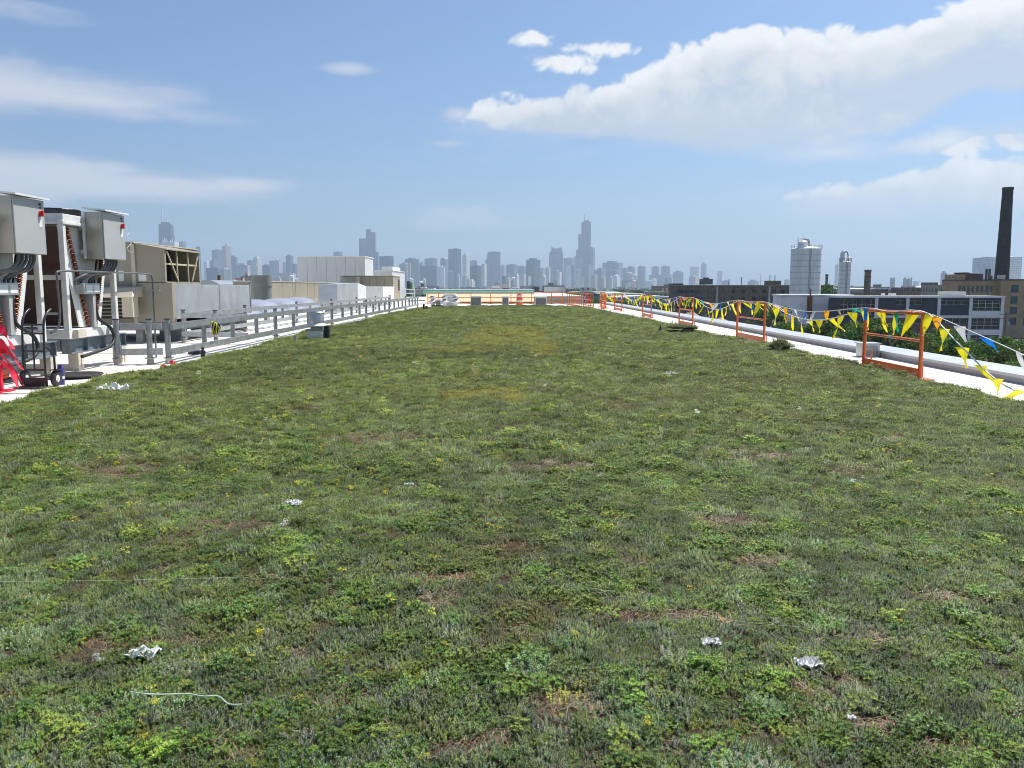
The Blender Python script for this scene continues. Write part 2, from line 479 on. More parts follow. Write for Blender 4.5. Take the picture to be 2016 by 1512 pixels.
def tuft(name, stems, rad, h0, h1, L, w, per, droop=0.0, lo=.25):
    """upright stems clothed in needle leaves, thickest towards the tip"""
    P_ = Plant()
    for k in range(stems):
        a = U(0, 6.283); r_ = rad * math.sqrt(U(0, 1)); base = Vector((math.cos(a) * r_, math.sin(a) * r_, -.01))
        H = U(h0, h1); lean = Vector((math.cos(a), math.sin(a), 0)) * U(0, .55) * r_ / rad * H + Vector((U(-.2, .2), U(-.2, .2), 0)) * H
        tip = base + lean + Vector((0, 0, H)); sc = jit((1, 1, 1), .16)
        P_.strip([base, base * .5 + tip * .5 + Vector((U(-.004, .004), U(-.004, .004), 0)), tip], .0028, tuple(x * .8 for x in sc))
        for j in range(per):
            t = lo + (1 - lo) * (j + U(0, 1)) / per
            p = base.lerp(tip, t); a2 = j * 2.4 + U(-.3, .3)
            up_ = -.05 + 1.1 * t ** 4
            d = Vector((math.cos(a2), math.sin(a2), up_ - droop))
            l_ = L * (1.05 - .45 * t) * U(.8, 1.2)
            P_.leaf(p, d, l_, w * U(.8, 1.2), jit(sc, .1), .3)
    P_.done(name)
def broad(name, stems, rad, h0, h1, L, w):
    """low rosettes of flat spoon leaves"""
    P_ = Plant()
    for k in range(stems):
        a = U(0, 6.283); r_ = rad * math.sqrt(U(0, 1)); base = Vector((math.cos(a) * r_, math.sin(a) * r_, U(h0, h1)))
        sc = jit((1, 1, 1), .18)
        P_.strip([Vector((base.x * .7, base.y * .7, -.01)), base], .003, tuple(x * .8 for x in sc))
        for ring, (nn, upv, ll) in enumerate(((6, .25, 1.0), (5, .8, .75), (3, 1.8, .5))):
            for j in range(nn):
                a2 = 6.283 * j / nn + U(-.3, .3) + ring
                P_.leaf(base + Vector((0, 0, .004 * ring)), Vector((math.cos(a2), math.sin(a2), upv + U(-.15, .15))), L * ll * U(.8, 1.15), w * ll, jit(sc, .1), .3)
    P_.done(name)
def umbel(name, heads, size, h0, h1, petals):
    """flat-topped flower heads on thin stems"""
    P_ = Plant()
    for k in range(heads):
        a = U(0, 6.283); r_ = U(0, .03); H = U(h0, h1)
        c_ = Vector((math.cos(a) * r_, math.sin(a) * r_, H))
        P_.strip([Vector((c_.x * .5, c_.y * .5, 0)), c_], .0028, (.35, .42, .2))
        for j in range(petals):
            a2 = U(0, 6.283); rr = size * math.sqrt(U(0, 1))
            q = c_ + Vector((math.cos(a2) * rr, math.sin(a2) * rr, U(-.004, .006)))
            P_.leaf(q, Vector((U(-1, 1), U(-1, 1), U(.1, .7))), U(.006, .011), .006, jit((1, 1, 1), .12), .2)
    P_.done(name)
def straw(name, cnt, spread, L0, L1, w, rise):
    P_ = Plant()
    for k in range(cnt):
        a = U(0, 6.283); L = U(L0, L1); p = Vector((U(-spread, spread), U(-spread, spread), U(.0, .012)))
        pts = []; da = U(-2.2, 2.2)
        for i in range(5):
            t = i / 4; aa = a + da * t
            pts.append(p.copy()); p = p + Vector((math.cos(aa), math.sin(aa), rise * (1 - 2 * t) + U(-.15, .15))) * L / 4
            p.z = max(p.z, 0.003)
        P_.strip(pts, w * U(.7, 1.3), jit((1, 1, 1), .25))
    P_.done(name)
# names sort in this order: Collection Info hands them out alphabetically
for k in range(4): tuft('a_grey_%d' % k, 30, .064, .020, .054, .0105, .0046, 20, lo=.42)
for k in range(3): broad('b_green_%d' % k, 24, .060, .015, .050, .0125, .0058)
for k in range(3): tuft('c_moss_%d' % k, 26, .06, .018, .042, .008, .0036, 14, lo=.1)
for k in range(2): umbel('d_umbel_%d' % k, 3, .015, .05, .08, 22)
for k in range(2): straw('e_straw_%d' % k, 34, .08, .04, .11, .0019, .22)
umbel('f_white_0', 3, .024, .07, .11, 40)
for k in range(2): tuft('g_tall_%d' % k, 7, .035, .07, .13, .02, .0042, 22, lo=.1)
KINDS = dict(grey=(0, 4), green=(4, 3), moss=(7, 3), umbel=(10, 2), straw=(12, 2), white=(14, 1), tall=(15, 2))

class VNoise:
    """smooth value noise on a lattice"""
    def __init__(s, seed): s.g = np.random.default_rng(seed).random((128, 128))
    def __call__(s, x, y):
        xi = np.floor(x).astype(int); yi = np.floor(y).astype(int); fx = x - xi; fy = y - yi
        fx = fx * fx * (3 - 2 * fx); fy = fy * fy * (3 - 2 * fy); g_ = s.g
        a = g_[xi % 128, yi % 128]; b_ = g_[(xi + 1) % 128, yi % 128]; c_ = g_[xi % 128, (yi + 1) % 128]; d_ = g_[(xi + 1) % 128, (yi + 1) % 128]
        return (a * (1 - fx) + b_ * fx) * (1 - fy) + (c_ * (1 - fx) + d_ * fx) * fy
def fbm(seed, x, y, o=3):
    r_ = 0; amp = .5; tot = 0
    for k in range(o):
        r_ = r_ + amp * VNoise(seed + k)(x * 2 ** k, y * 2 ** k); tot += amp; amp *= .55
    return r_ / tot

zones = [(-3.0, 6.5, 900, .74), (6.5, 13.0, 480, .95), (13.0, 24.0, 230, 1.25), (24.0, 64.0, 105, 1.75)]
X = []; Yv = []; S = []
for y0, y1, dn, sc_ in zones:
    cnt = int((y1 - y0) * 14.2 * dn)
    X.append(rng.uniform(-7.1, 7.1, cnt)); Yv.append(rng.uniform(y0, y1, cnt)); S.append(np.full(cnt, sc_))
X = np.concatenate(X); Yv = np.concatenate(Yv); S = np.concatenate(S)
ok = ((np.abs(X) < .75 * Yv + 1.7) | (rng.random(len(X)) < .3)) & (X > left_edge(Yv) + .02) & (X < right_edge(Yv) - .02) & (Yv < far_end(X) - .02)
X, Yv, S = X[ok], Yv[ok], S[ok]; n = len(X)
patch = fbm(20, X * 2.4 + 40, Yv * 2.4 + 40); fine = fbm(30, X * 4.6 + 90, Yv * 4.6 + 90); bare = fbm(40, X * 1.5 + 11, Yv * 1.5 + 17, 4); big = fbm(50, X * .22 + 5, Yv * .22 + 9)
u = rng.random(n)
kind = np.full(n, 'grey', dtype=object)
gprob = np.clip((patch - .50) * 1.7 + (fine - .5) * 1.6 + .31 + .1 * np.clip(-X / 4, -.6, 1) + .05 * np.clip((Yv - 4) / 4, -1, 1), .10, .62)
kind[u < gprob] = 'green'
u2 = rng.random(n)
kind[(u2 < np.clip((fine - .46) * 2.4 + .16, .03, .5)) & (kind == 'green')] = 'moss'
kind[rng.random(n) < .06] = 'moss'
kind[rng.random(n) < .007] = 'tall'
# worn brown spots, given by their place on the bed
spots = [(gp(250, 1275, .09), .42, .14), (gp(150, 1300, .09), .18, .1), (gp(890, 1140, .09), .45, .13), (gp(860, 1175, .09), .2, .22), (gp(1330, 1215, .09), .42, .16), (gp(1620, 1355, .09), .2, .1), (gp(480, 1040, .09), .4, .14),
         (gp(1440, 1030, .09), .42, .2), (gp(1480, 1110, .09), .25, .1), (gp(1700, 1430, .09), .2, .12), (gp(1130, 1390, .09), .28, .12), (gp(240, 930, .09), .5, .3), (gp(1850, 1180, .09), .3, .15), (gp(950, 1450, .09), .14, .08), (gp(1300, 1480, .09), .2, .08),
         (gp(1090, 915, .09), .6, .3), (gp(1500, 900, .09), .6, .35), (gp(740, 860, .09), .7, .4), (gp(1740, 1260, .09), .2, .1)]
worn = np.zeros(n)
for c_, rx, ry in spots:
    worn = np.maximum(worn, 1 - np.sqrt(((X - c_.x) / rx) ** 2 + ((Yv - c_.y) / ry) ** 2))
worn = worn + (fine - .5) * .7 - .06
barev = np.maximum(worn * 1.6, (bare - .73) * 5)
thin = rng.random(n) < np.clip(barev * 1.8, 0, .86)
stk = thin & (rng.random(n) < .5)
kind[stk] = 'straw'
kind[rng.random(n) < .03] = 'straw'
keep = ~(thin & ~stk)
fl = rng.random(n); fpatch = fbm(60, X * .8 + 3, Yv * .8 + 8)
kind[fl < np.where(Yv < 6.5, .007, .011) * np.clip((fpatch - .38) * 7, .1, 2.2)] = 'umbel'
kind[(fl > .9997)] = 'white'
X, Yv, S, kind = X[keep], Yv[keep], S[keep], kind[keep]
patch, fine, bare, big = patch[keep], fine[keep], bare[keep], big[keep]; n = len(X)
idx = np.zeros(n, int)
for k, (s0, c0) in KINDS.items():
    mk = kind == k; idx[mk] = s0 + rng.integers(0, c0, mk.sum())
tint = np.zeros((n, 4)); tint[:, 3] = 1; leafy0 = np.isin(kind, ['grey', 'green', 'moss', 'tall'])
pal = dict(grey=[(.225, .275, .145), (.19, .25, .085), (.24, .26, .18), (.20, .24, .07), (.165, .24, .13)], green=[(.145, .235, .04), (.115, .20, .035), (.205, .265, .045), (.12, .21, .06)], moss=[(.27, .285, .045), (.22, .255, .05), (.24, .245, .065)],
           umbel=[(.58, .50, .03), (.50, .46, .04), (.42, .42, .06)], straw=[(.26, .17, .10), (.34, .25, .14), (.19, .10, .055), (.42, .36, .22)], white=[(.7, .7, .62)], tall=[(.16, .21, .10), (.17, .17, .10), (.13, .22, .06)])
for k, cl in pal.items():
    mk = np.where(kind == k)[0]
    if len(mk): tint[mk, :3] = np.array(cl)[rng.integers(0, len(cl), len(mk))]
tint[leafy0, :3] *= 1.26
clump = fbm(110, X * 12 + 2, Yv * 8 + 6, 2)
tint[:, :3] *= (np.clip(np.exp(rng.normal(-.04, .25, n)), .45, 1.5) * np.clip(1 + (clump - .5) * 1.0, .5, 1.5))[:, None] * (1 + (fbm(70, X * 2.6, Yv * 2.6) - .5) * .5)[:, None]
leafy = np.isin(kind, ['grey', 'green', 'moss', 'tall'])
# drier, browner plants here and there; farther out the mat is a drier olive
dry = np.clip((bare - .63) * 6, 0, 1) * leafy
tint[:, :3] += (np.array([.30, .225, .11]) - tint[:, :3]) * (dry * .6)[:, None]
lum = np.clip(tint[:, 1] / .24, .25, 2.2)
oliv = np.clip((Yv - 2.5) / 9, 0, 1) * leafy
tint[:, :3] += (np.array([.250, .258, .085]) * lum[:, None] - tint[:, :3]) * (oliv * .5)[:, None]
dkr = np.clip((big - .5) * 4, 0, 1) * leafy
tint[:, :3] *= (1 - .22 * dkr)[:, None]
# trays of yellowed plants
for (xa, xb, ya, yb, s_) in ((-1.25, 1.1, 20.5, 30, .55), (-1.9, -.2, 18.4, 20.2, .5), (-.95, .22, 10.6, 11.9, .6), (-1.0, -.6, 12.6, 14, .5), (.3, 1.1, 17.6, 21, .6)):
    e = np.minimum(np.minimum(X - xa, xb - X), np.minimum(Yv - ya, yb - Yv)) + (fine - .5) * .8
    w_ = np.clip(e / .25 + .2, 0, 1) * leafy * s_ * np.clip((fine - .3) * 3, .3, 1)
    tint[:, :3] += (np.array([.46, .41, .08]) - tint[:, :3]) * np.clip(w_ * 1.25, 0, 1)[:, None]
scl = S * np.where(rng.random(n) < .14, rng.uniform(1.15, 1.5, n), rng.uniform(.65, 1.1, n)) * np.clip(.72 + .6 * clump, .65, 1.35) * np.where(np.isin(kind, ['umbel', 'white']), np.minimum(1.0, 1.15 / S), 1)  * (0.9 + .4 * (patch - .35))
Z = soil_top(X, Yv)
rot = np.stack([rng.uniform(-.18, .18, n), rng.uniform(-.18, .18, n), rng.uniform(0, 6.283, n)], 1)

def scatter(name, pts, idx, rot, scl, tint, coll):
    me = bpy.data.meshes.new(name); k = len(pts)
    me.vertices.add(k); me.vertices.foreach_set('co', np.asarray(pts, np.float32).ravel())
    a = me.attributes.new('pidx', 'INT', 'POINT'); a.data.foreach_set('value', np.asarray(idx, np.int32))
    a = me.attributes.new('rot', 'FLOAT_VECTOR', 'POINT'); a.data.foreach_set('vector', np.asarray(rot, np.float32).ravel())
    a = me.attributes.new('scl', 'FLOAT', 'POINT'); a.data.foreach_set('value', np.asarray(scl, np.float32))
    a = me.attributes.new('tint', 'FLOAT_COLOR', 'POINT'); a.data.foreach_set('color', np.asarray(tint, np.float32).ravel())
    me.update()
    o = bpy.data.objects.new(name, me); COL.objects.link(o)
    gn = bpy.data.node_groups.new(name + '_nodes', 'GeometryNodeTree')
    gn.interface.new_socket('Geometry', in_out='INPUT', socket_type='NodeSocketGeometry')
    gn.interface.new_socket('Geometry', in_out='OUTPUT', socket_type='NodeSocketGeometry')
    nn = gn.nodes; L = gn.links.new
    gi = nn.new('NodeGroupInput'); go = nn.new('NodeGroupOutput')
    ci = nn.new('GeometryNodeCollectionInfo'); ci.inputs['Collection'].default_value = coll
    ci.inputs['Separate Children'].default_value = True; ci.inputs['Reset Children'].default_value = True
    ip = nn.new('GeometryNodeInstanceOnPoints'); ip.inputs['Pick Instance'].default_value = True
    def attr(nm, ty):
        q = nn.new('GeometryNodeInputNamedAttribute'); q.data_type = ty; q.inputs['Name'].default_value = nm; return q.outputs['Attribute']
    er = nn.new('FunctionNodeEulerToRotation')
    L(gi.outputs[0], ip.inputs['Points']); L(ci.outputs[0], ip.inputs['Instance']); L(attr('pidx', 'INT'), ip.inputs['Instance Index'])
    L(attr('rot', 'FLOAT_VECTOR'), er.inputs[0]); L(er.outputs[0], ip.inputs['Rotation']); L(attr('scl', 'FLOAT'), ip.inputs['Scale'])
    L(ip.outputs[0], go.inputs[0])
    md = o.modifiers.new('scatter', 'NODES'); md.node_group = gn
    return o
sed = scatter('sedum_cover', np.stack([X, Yv, Z], 1), idx, rot, scl, tint, proto)
stuff(sed, 'grey-green sedum mat with small yellow flowers covering the planted bed', 'sedum')
print('sedum plants', n)
# ---------------------------------------------------------------- materials of the plant on the roof
M_GALV = mat('galvanised', (0.42, 0.44, 0.45), 0.38, 0.75, var=.16, vscale=7, stain=(.3, .31, .32), stain_amt=.5, stain_scale=3)
M_GALVD = mat('galvanised_dull', (0.30, 0.32, 0.335), 0.5, 0.45, var=.2, vscale=9)
M_SHEET = mat('sheet_metal', (0.56, 0.58, 0.59), 0.34, 0.65, var=.10, vscale=1.3, stain=(.42, .44, .46), stain_amt=.5, stain_scale=.8)
M_WHITE = mat('white_paint', (0.72, 0.72, 0.70), 0.45, var=.06, vscale=4, stain=(.5, .48, .44), stain_amt=.5, stain_scale=2.5)
M_GREYP = mat('grey_enamel', (0.40, 0.41, 0.41), 0.42, var=.04, vscale=2, stain=(.33, .34, .34), stain_amt=.4, stain_scale=1.2)
M_TANM = mat('tan_metal', (0.42, 0.40, 0.35), 0.35, 0.5, var=.06, vscale=2, stretch=(1, 1, 3))
M_COIL = bpy.data.materials.new('coil_fins'); M_COIL.use_nodes = True
N = NT(M_COIL.node_tree); b = M_COIL.node_tree.nodes['Principled BSDF']; b.inputs['Roughness'].default_value = .7
_o = N.n('ShaderNodeTexCoord').outputs['Object']
wv = N.n('ShaderNodeTexWave', wave_type='BANDS', bands_direction='X'); wv.inputs['Scale'].default_value = 60; N.link(_o, wv.inputs['Vector'])
N.link(N.mix(wv.outputs['Fac'], (.035, .016, .010, 1), (.085, .042, .026, 1)), b.inputs['Base Color'])
M_COPPER = mat('weathered_copper', (0.22, 0.085, 0.05), 0.45, 0.4, var=.35, vscale=30)
M_BLACK = mat('black_rubber', (0.018, 0.018, 0.02), 0.6, var=.3, vscale=8)
M_BLACKP = mat('black_paint', (0.022, 0.022, 0.024), 0.35, var=.3, vscale=20)
M_COND = mat('conduit_grey', (0.12, 0.125, 0.13), 0.45, var=.15)
M_BEIGE = mat('beige_panel', (0.30, 0.27, 0.205), 0.5, var=.07, vscale=1.2, stain=(.27, .24, .18), stain_amt=.5, stain_scale=1.5, stretch=(1, 1, .4))
M_BEIGEL = mat('light_beige_panel', (0.50, 0.44, 0.335), 0.5, var=.06, vscale=1.5)
M_DARK = mat('dark_interior', (0.03, 0.028, 0.026), 0.8)
M_STUB = mat('pale_stub', (0.55, 0.50, 0.42), 0.7, var=.12, vscale=6)
M_STEEL = mat('painted_steel', (0.20, 0.235, 0.26), 0.5, 0.2, var=.18, vscale=6)
M_RED = mat('red_plastic', (0.55, 0.02, 0.03), 0.4, var=.12)
M_LABEL = mat('paper_label', (0.75, 0.75, 0.73), 0.5)
M_INK = mat('ink', (0.04, 0.04, 0.05), 0.6)
M_GRGREEN = mat('grey_green', (0.20, 0.215, 0.18), 0.5, var=.1, vscale=2)
M_STAIN = mat('stainless', (0.5, 0.49, 0.46), 0.3, 0.95, var=.06)
M_YEL = mat('yellow_strap', (0.62, 0.55, 0.03), 0.6)

def bolts(mb, pts, r=.018):
    for p in pts: mb.box(p[0], p[0] + r, p[1] - r, p[1] + r, p[2] - r, p[2] + r)

# ---------------------------------------------------------------- V-coil condenser units on steel stands
def condenser(y0, label, cab=.62):
    x0 = -8.25; W_, Dp = 1.95, 2.3
    t = thing('condenser_unit', label, 'condenser', (x0 - 1, y0 + .9, 0), 'condenser units on the steel stands')
    for xx in (x0 - .12, x0 - Dp + .2):
        mb = MB()
        mb.box(xx - .012, xx + .012, y0 + .08, y0 + W_ + .34, .36, .60)
        mb.box(xx - .1, xx + .1, y0 + .08, y0 + W_ + .34, .60, .622); mb.box(xx - .1, xx + .1, y0 + .08, y0 + W_ + .34, .338, .36)
        for yy in (y0 + .085, y0 + .7, y0 + 1.4, y0 + W_ + .32): mb.box(xx - .09, xx + .09, yy, yy + .014, .361, .599)
        mb.build('steel_beam', M_STEEL, t)
        for yy in (y0 + .3, y0 + W_ + .1):
            MB().box(xx - .1, xx + .1, yy, yy + .2, 0, .337).box(xx + .101, xx + .112, yy + .09, yy + .11, 0, .336).build('leg', M_STUB, t, bevel=.008)
    MB().box(x0 - Dp + .3, x0 - .24, y0 + .1, y0 + .2, .38, .6).build('cross_beam', M_STEEL, t)
    MB().box(x0 - Dp, x0, y0, y0 + W_, .624, .80).build('base_pan', M_WHITE, t, bevel=.01)
    for xx in (x0 - .1, x0 - Dp):
        for yy in (y0, y0 + W_ - .1):
            MB().box(xx, xx + .1, yy, yy + .1, .802, 2.82).build('post', M_WHITE, t, bevel=.008)
    mb = MB()
    for zz in (1.72,): mb.box(x0 - Dp + .1, x0 - .102, y0 + .005, y0 + .05, zz, zz + .09)
    mb.build('side_rail', M_WHITE, t)
    # top deck with fan rings
    MB().box(x0 - Dp - .02, x0 + .02, y0 - .02, y0 + W_ + .02, 2.74, 2.80).box(x0 - Dp, x0 + .0, y0 + .02, y0 + W_ - .02, 2.802, 2.93).build('top_deck', M_WHITE, t, bevel=.008)
    for fx in (x0 - .66, x0 - 1.66):
        c = (fx, y0 + W_ / 2, 2.932)
        fr = MB().lathe(c, [(.50, 0), (.50, .13), (.46, .135), (.46, .01)], 28).build('fan_ring', M_BLACKP, t, smooth='auto')
        g_ = MB()
        for rr in (.12, .22, .32, .42): g_.tube([(c[0] + rr * math.cos(a), c[1] + rr * math.sin(a), c[2] + .15) for a in np.linspace(0, 6.283, 24, endpoint=False)], .008, 5, closed=True)
        for k in range(8):
            a = k * math.pi / 4; g_.tube([(c[0] + .05 * math.cos(a), c[1] + .05 * math.sin(a), c[2] + .165), (c[0] + .49 * math.cos(a), c[1] + .49 * math.sin(a), c[2] + .135)], .007, 5)
        g_.build('fan_guard', M_BLACKP, fr)
        bl = MB()
        for k in range(5):
            a = k * 1.2566; d = Vector((math.cos(a), math.sin(a), 0)); n_ = Vector((-d.y, d.x, 0)); o_ = Vector(c) + Vector((0, 0, .06))
            bl.add([o_ + d * .06 - n_ * .05, o_ + d * .43 - n_ * .13, o_ + d * .43 + n_ * .1 + Vector((0, 0, .06)), o_ + d * .06 + n_ * .04 + Vector((0, 0, .03))], [(0, 1, 2, 3)])
        bl.build('fan_blades', M_BLACKP, fr)
    # the two leaning coils, their tube sheets and return bends
    for s in (0, 1):
        f = (lambda y: y0 + y) if s == 0 else (lambda y: y0 + W_ - y)
        A, B = (f(.06), 2.70), (f(.62), .84); A2, B2 = (f(.22), 2.70), (f(.80), .84)
        MB().slab([A, B, B2, A2], 'x', x0 - Dp + .12, x0 - .13).build('coil', M_COIL, t)
        MB().slab([(f(.03), 2.72), (f(.58), .82), (f(.90), .82), (f(.32), 2.72)], 'x', x0 - .128, x0 - .10).build('tube_sheet', M_WHITE, t)
        mb = MB(); nb = 44
        for k in range(nb):
            for q in (0, 1):
                w = (k + .5 + .25 * q) / nb
                cy = A2[0] + (B2[0] - A2[0]) * w + (f(.03) - f(0)) * (1 + .9 * q); cz = A[1] + (B[1] - A[1]) * w
                dy, dz = (B[0] - A[0]) * .011, (B[1] - A[1]) * .011
                if (k + q) % 2: dy, dz = dy + (f(.035) - f(0)), dz * .3
                mb.tube([(x0 - .10, cy - dy, cz - dz), (x0 - .055, cy - dy, cz - dz), (x0 - .035, cy, cz), (x0 - .055, cy + dy, cz + dz), (x0 - .10, cy + dy, cz + dz)], .0105, 5)
        mb.build('return_bends', M_COPPER, t)
    MB().slab([(y0 + .38, 2.72), (y0 + .93, .82), (y0 + W_ - .93, .82), (y0 + W_ - .38, 2.72)], 'x', x0 - .17, x0 - .14).build('end_panel', M_WHITE, t)
    # control cabinet on brackets
    by0, by1, bz0, bz1, bx0, bx1 = y0 + cab, y0 + cab + .87, 2.13, 3.03, x0 + .02, x0 + .34
    cb = MB().box(bx0, bx1, by0, by1, bz0, bz1).build('cabinet', M_TANM, t, bevel=.006)
    MB().box(bx1 + .002, bx1 + .022, by0 + .006, by1 - .006, bz0 + .006, bz1 - .006).build('door', M_GREYP, cb, bevel=.004)
    MB().hexa([(bx0 - .04, by0 - .05, bz1 + .06), (bx1 + .10, by0 - .05, bz1 + .01), (bx1 + .10, by1 + .05, bz1 + .01), (bx0 - .04, by1 + .05, bz1 + .06),
               (bx0 - .04, by0 - .05, bz1 + .09), (bx1 + .10, by0 - .05, bz1 + .04), (bx1 + .10, by1 + .05, bz1 + .04), (bx0 - .04, by1 + .05, bz1 + .09)]).build('lid', M_WHITE, cb)
    MB().tube([(bx1 + .022, by1 - .13, bz1 - .22), (bx1 + .06, by1 - .13, bz1 - .22)], .045, 14).box(bx1 + .06, bx1 + .08, by1 - .15, by1 - .11, bz1 - .27, bz1 - .17).build('switch', M_RED, cb)
    lb = MB().box(bx1 + .0225, bx1 + .026, by1 - .18, by1 - .09, bz1 - .44, bz1 - .28).build('switch_label', M_LABEL, cb)
    MB().box(bx1 + .0225, bx1 + .027, by1 - .16, by1 - .09, bz1 - .09, bz1 - .05).box(bx1 + .0225, bx1 + .027, by1 - .14, by1 - .09, bz1 - .14, bz1 - .11).build('stencil', M_INK, cb)
    MB().box(bx0 - .14, bx0 - .002, by0 + .02, by0 + .1, bz1 - .34, bz1 - .26).box(bx0 - .14, bx0 - .002, by0 + .02, by0 + .1, bz0 + .1, bz0 + .18).box(bx0 - .05, bx0 - .002, by0 - .05, by0 - .004, bz0, bz1).build('bracket', M_WHITE, cb)
    # conduits down to a junction box
    jb = MB().box(x0 - .13, x0 + .06, y0 + .5, y0 + 1.12, 1.46, 1.66).build('junction_box', M_SHEET, t, bevel=.006)
    MB().box(x0 + .062, x0 + .066, y0 + .58, y0 + .82, 1.49, 1.63).box(x0 + .062, x0 + .066, y0 + .88, y0 + 1.08, 1.49, 1.63).build('plate', M_LABEL, jb)
    for k in range(5):
        ya, yb = by0 + .28 + .11 * k, y0 + .56 + .11 * k - (.18 if k < 3 else -.02)
        pts = [(bx0 + .2, ya, bz0 + .02), (bx0 + .2, ya, bz0 - .1), (bx0 + .16, ya * .7 + yb * .3, bz0 - .25), (bx0 + .05, ya * .25 + yb * .75, 1.82), (x0 - .03, yb, 1.72), (x0 - .03, yb, 1.64)]
        MB().tube(smooth_path(pts, 3), .027, 8).build('conduit', M_COND, t, smooth=True)
    hose = [(x0 + .0, y0 + 1.0, 1.46), (x0 + .02, y0 + 1.0, 1.1), (x0 + .05, y0 + 1.05, .95), (x0 + .10, y0 + 1.35, .78), (x0 + .14, y0 + 1.42, .55), (x0 + .14, y0 + 1.2, .40), (x0 + .12, y0 + .7, .33), (x0 + .1, y0 + .2, .28)]
    MB().tube(smooth_path(hose, 4), .034, 8).build('hose', M_BLACK, t, smooth=True)
    if cab > .7: MB().tube(smooth_path([(bx1 + .02, by1 + .01, bz1 - .1), (bx1 + .05, by1 + .16, bz1 - .3), (bx1 + .03, by1 + .05, bz1 - .42), (bx1 + .06, by1 + .24, bz1 - .5), (bx1 + .02, by1 + .06, bz1 - .66), (bx1 + .05, by1 + .22, bz1 - .74)], 5), .004, 5).build('loose_wire', M_LABEL, cb)
    MB().box(x0 - .12, x0 + .03, y0 + .88, y0 + 1.0, .805, 1.455).build('riser', M_GREYP, t)
    MB().box(x0 + .002, x0 + .10, y0 + .12, y0 + .3, .63, .79).box(x0 + .002, x0 + .06, y0 + .36, y0 + .5, .66, .8).build('valve_box', M_STUB, t, bevel=.006)
    return t
def smooth_path(pts, n=4):
    """Catmull-Rom through the points"""
    P_ = [Vector(p) for p in pts]; out = []
    for i in range(len(P_) - 1):
        a, b_, c, d = P_[max(i - 1, 0)], P_[i], P_[i + 1], P_[min(i + 2, len(P_) - 1)]
        for k in range(n):
            t = k / n
            out.append(.5 * ((2 * b_) + (c - a) * t + (2 * a - 5 * b_ + 4 * c - d) * t * t + (3 * b_ - a - 3 * c + d) * t ** 3))
    out.append(P_[-1]); return out
condenser(12.55, 'white condenser unit with grey control cabinet behind the black hand truck')
condenser(15.25, 'white condenser unit with grey cabinet, next to the beige louvred air handler', .79)

t = thing('conduit_pipe', 'thin dark conduit pipe running from condenser to the beige air handler', 'pipe', (-8.1, 14.6, 0))
MB().tube(smooth_path([(-8.12, 14.38, .78), (-8.03, 14.5, .9), (-8.0, 14.52, 1.2), (-8.0, 14.5, 1.75), (-8.0, 14.66, 1.87), (-8.02, 16.2, 1.88), (-8.05, 18.2, 1.87), (-8.05, 18.42, 1.8), (-8.05, 18.45, 1.5), (-8.05, 18.45, .0)], 4), .02, 8).build('pipe', M_COND, t, smooth=True)
MB().box(-8.2, -7.9, 18.40, 18.5, 1.5, 1.53).build('clamp', M_GALVD, t)
MB().box(-8.24, -8.02, 14.50, 14.54, 1.1, 1.14).build('clamp', M_GALVD, t)

# ---------------------------------------------------------------- beige air handler with intake hood
t = thing('air_handler', 'beige air handler with slatted intake hood standing behind the condensers', 'air handler', (-11.5, 25.5, 0))
MB().box(-14.2, -10.76, 23.5, 28.2, .56, 2.83).build('body', M_BEIGE, t, bevel=.01)
MB().box(-14.3, -10.7, 23.42, 28.3, 2.832, 2.86).build('roof_sheet', M_BEIGEL, t)
MB().box(-10.79, -10.68, 23.40, 23.498, .45, 2.83).build('corner_trim', M_BEIGEL, t, bevel=.006)
MB().box(-10.68, -9.68, 23.44, 23.66, .58, 1.70).box(-10.66, -9.70, 23.436, 23.44, 1.13, 1.14).build('lower_section', M_BEIGE, t, bevel=.008)
MB().box(-14.2, -9.62, 23.6, 28.1, .34, .558).build('base_frame', M_STEEL, t)
for yy in (23.7, 26, 27.8): MB().box(-10.9, -10.7, yy, yy + .2, 0, .338).build('leg', M_STUB, t)
h = MB()
h.hexa([(-10.75, 23.46, 1.715), (-9.85, 23.46, 1.715), (-9.85, 23.49, 1.715), (-10.75, 23.49, 1.715), (-10.75, 23.46, 2.80), (-9.85, 23.46, 2.64), (-9.85, 23.49, 2.64), (-10.75, 23.49, 2.80)])
h.hexa([(-10.75, 25.97, 1.715), (-9.85, 25.97, 1.715), (-9.85, 26.0, 1.715), (-10.75, 26.0, 1.715), (-10.75, 25.97, 2.80), (-9.85, 25.97, 2.64), (-9.85, 26.0, 2.64), (-10.75, 26.0, 2.80)])
h.hexa([(-10.75, 23.40, 2.802), (-9.78, 23.40, 2.63), (-9.78, 26.06, 2.63), (-10.75, 26.06, 2.802), (-10.75, 23.40, 2.83), (-9.78, 23.40, 2.66), (-9.78, 26.06, 2.66), (-10.75, 26.06, 2.83)])
h.box(-10.75, -9.86, 23.492, 25.968, 1.715, 1.74)
hood = h.build('intake_hood', M_BEIGE, t)
MB().box(-10.755, -10.745, 23.495, 25.965, 1.742, 2.79).build('hood_back', M_DARK, hood)
for yy in (24.32, 25.14): MB().box(-9.885, -9.852, yy, yy + .035, 1.742, 2.635).build('grille_bar', M_BEIGEL, hood)
MB().box(-9.92, -9.888, 23.495, 25.965, 2.22, 2.27).build('grille_bar', M_BEIGEL, hood)
MB().bar((-9.83, 23.56, 2.6), (-9.83, 24.3, 1.76), .03, .03).build('brace', M_BEIGEL, hood)
MB().bar((-9.83, 25.9, 2.6), (-9.83, 25.35, 1.76), .03, .03).build('brace', M_BEIGEL, hood)
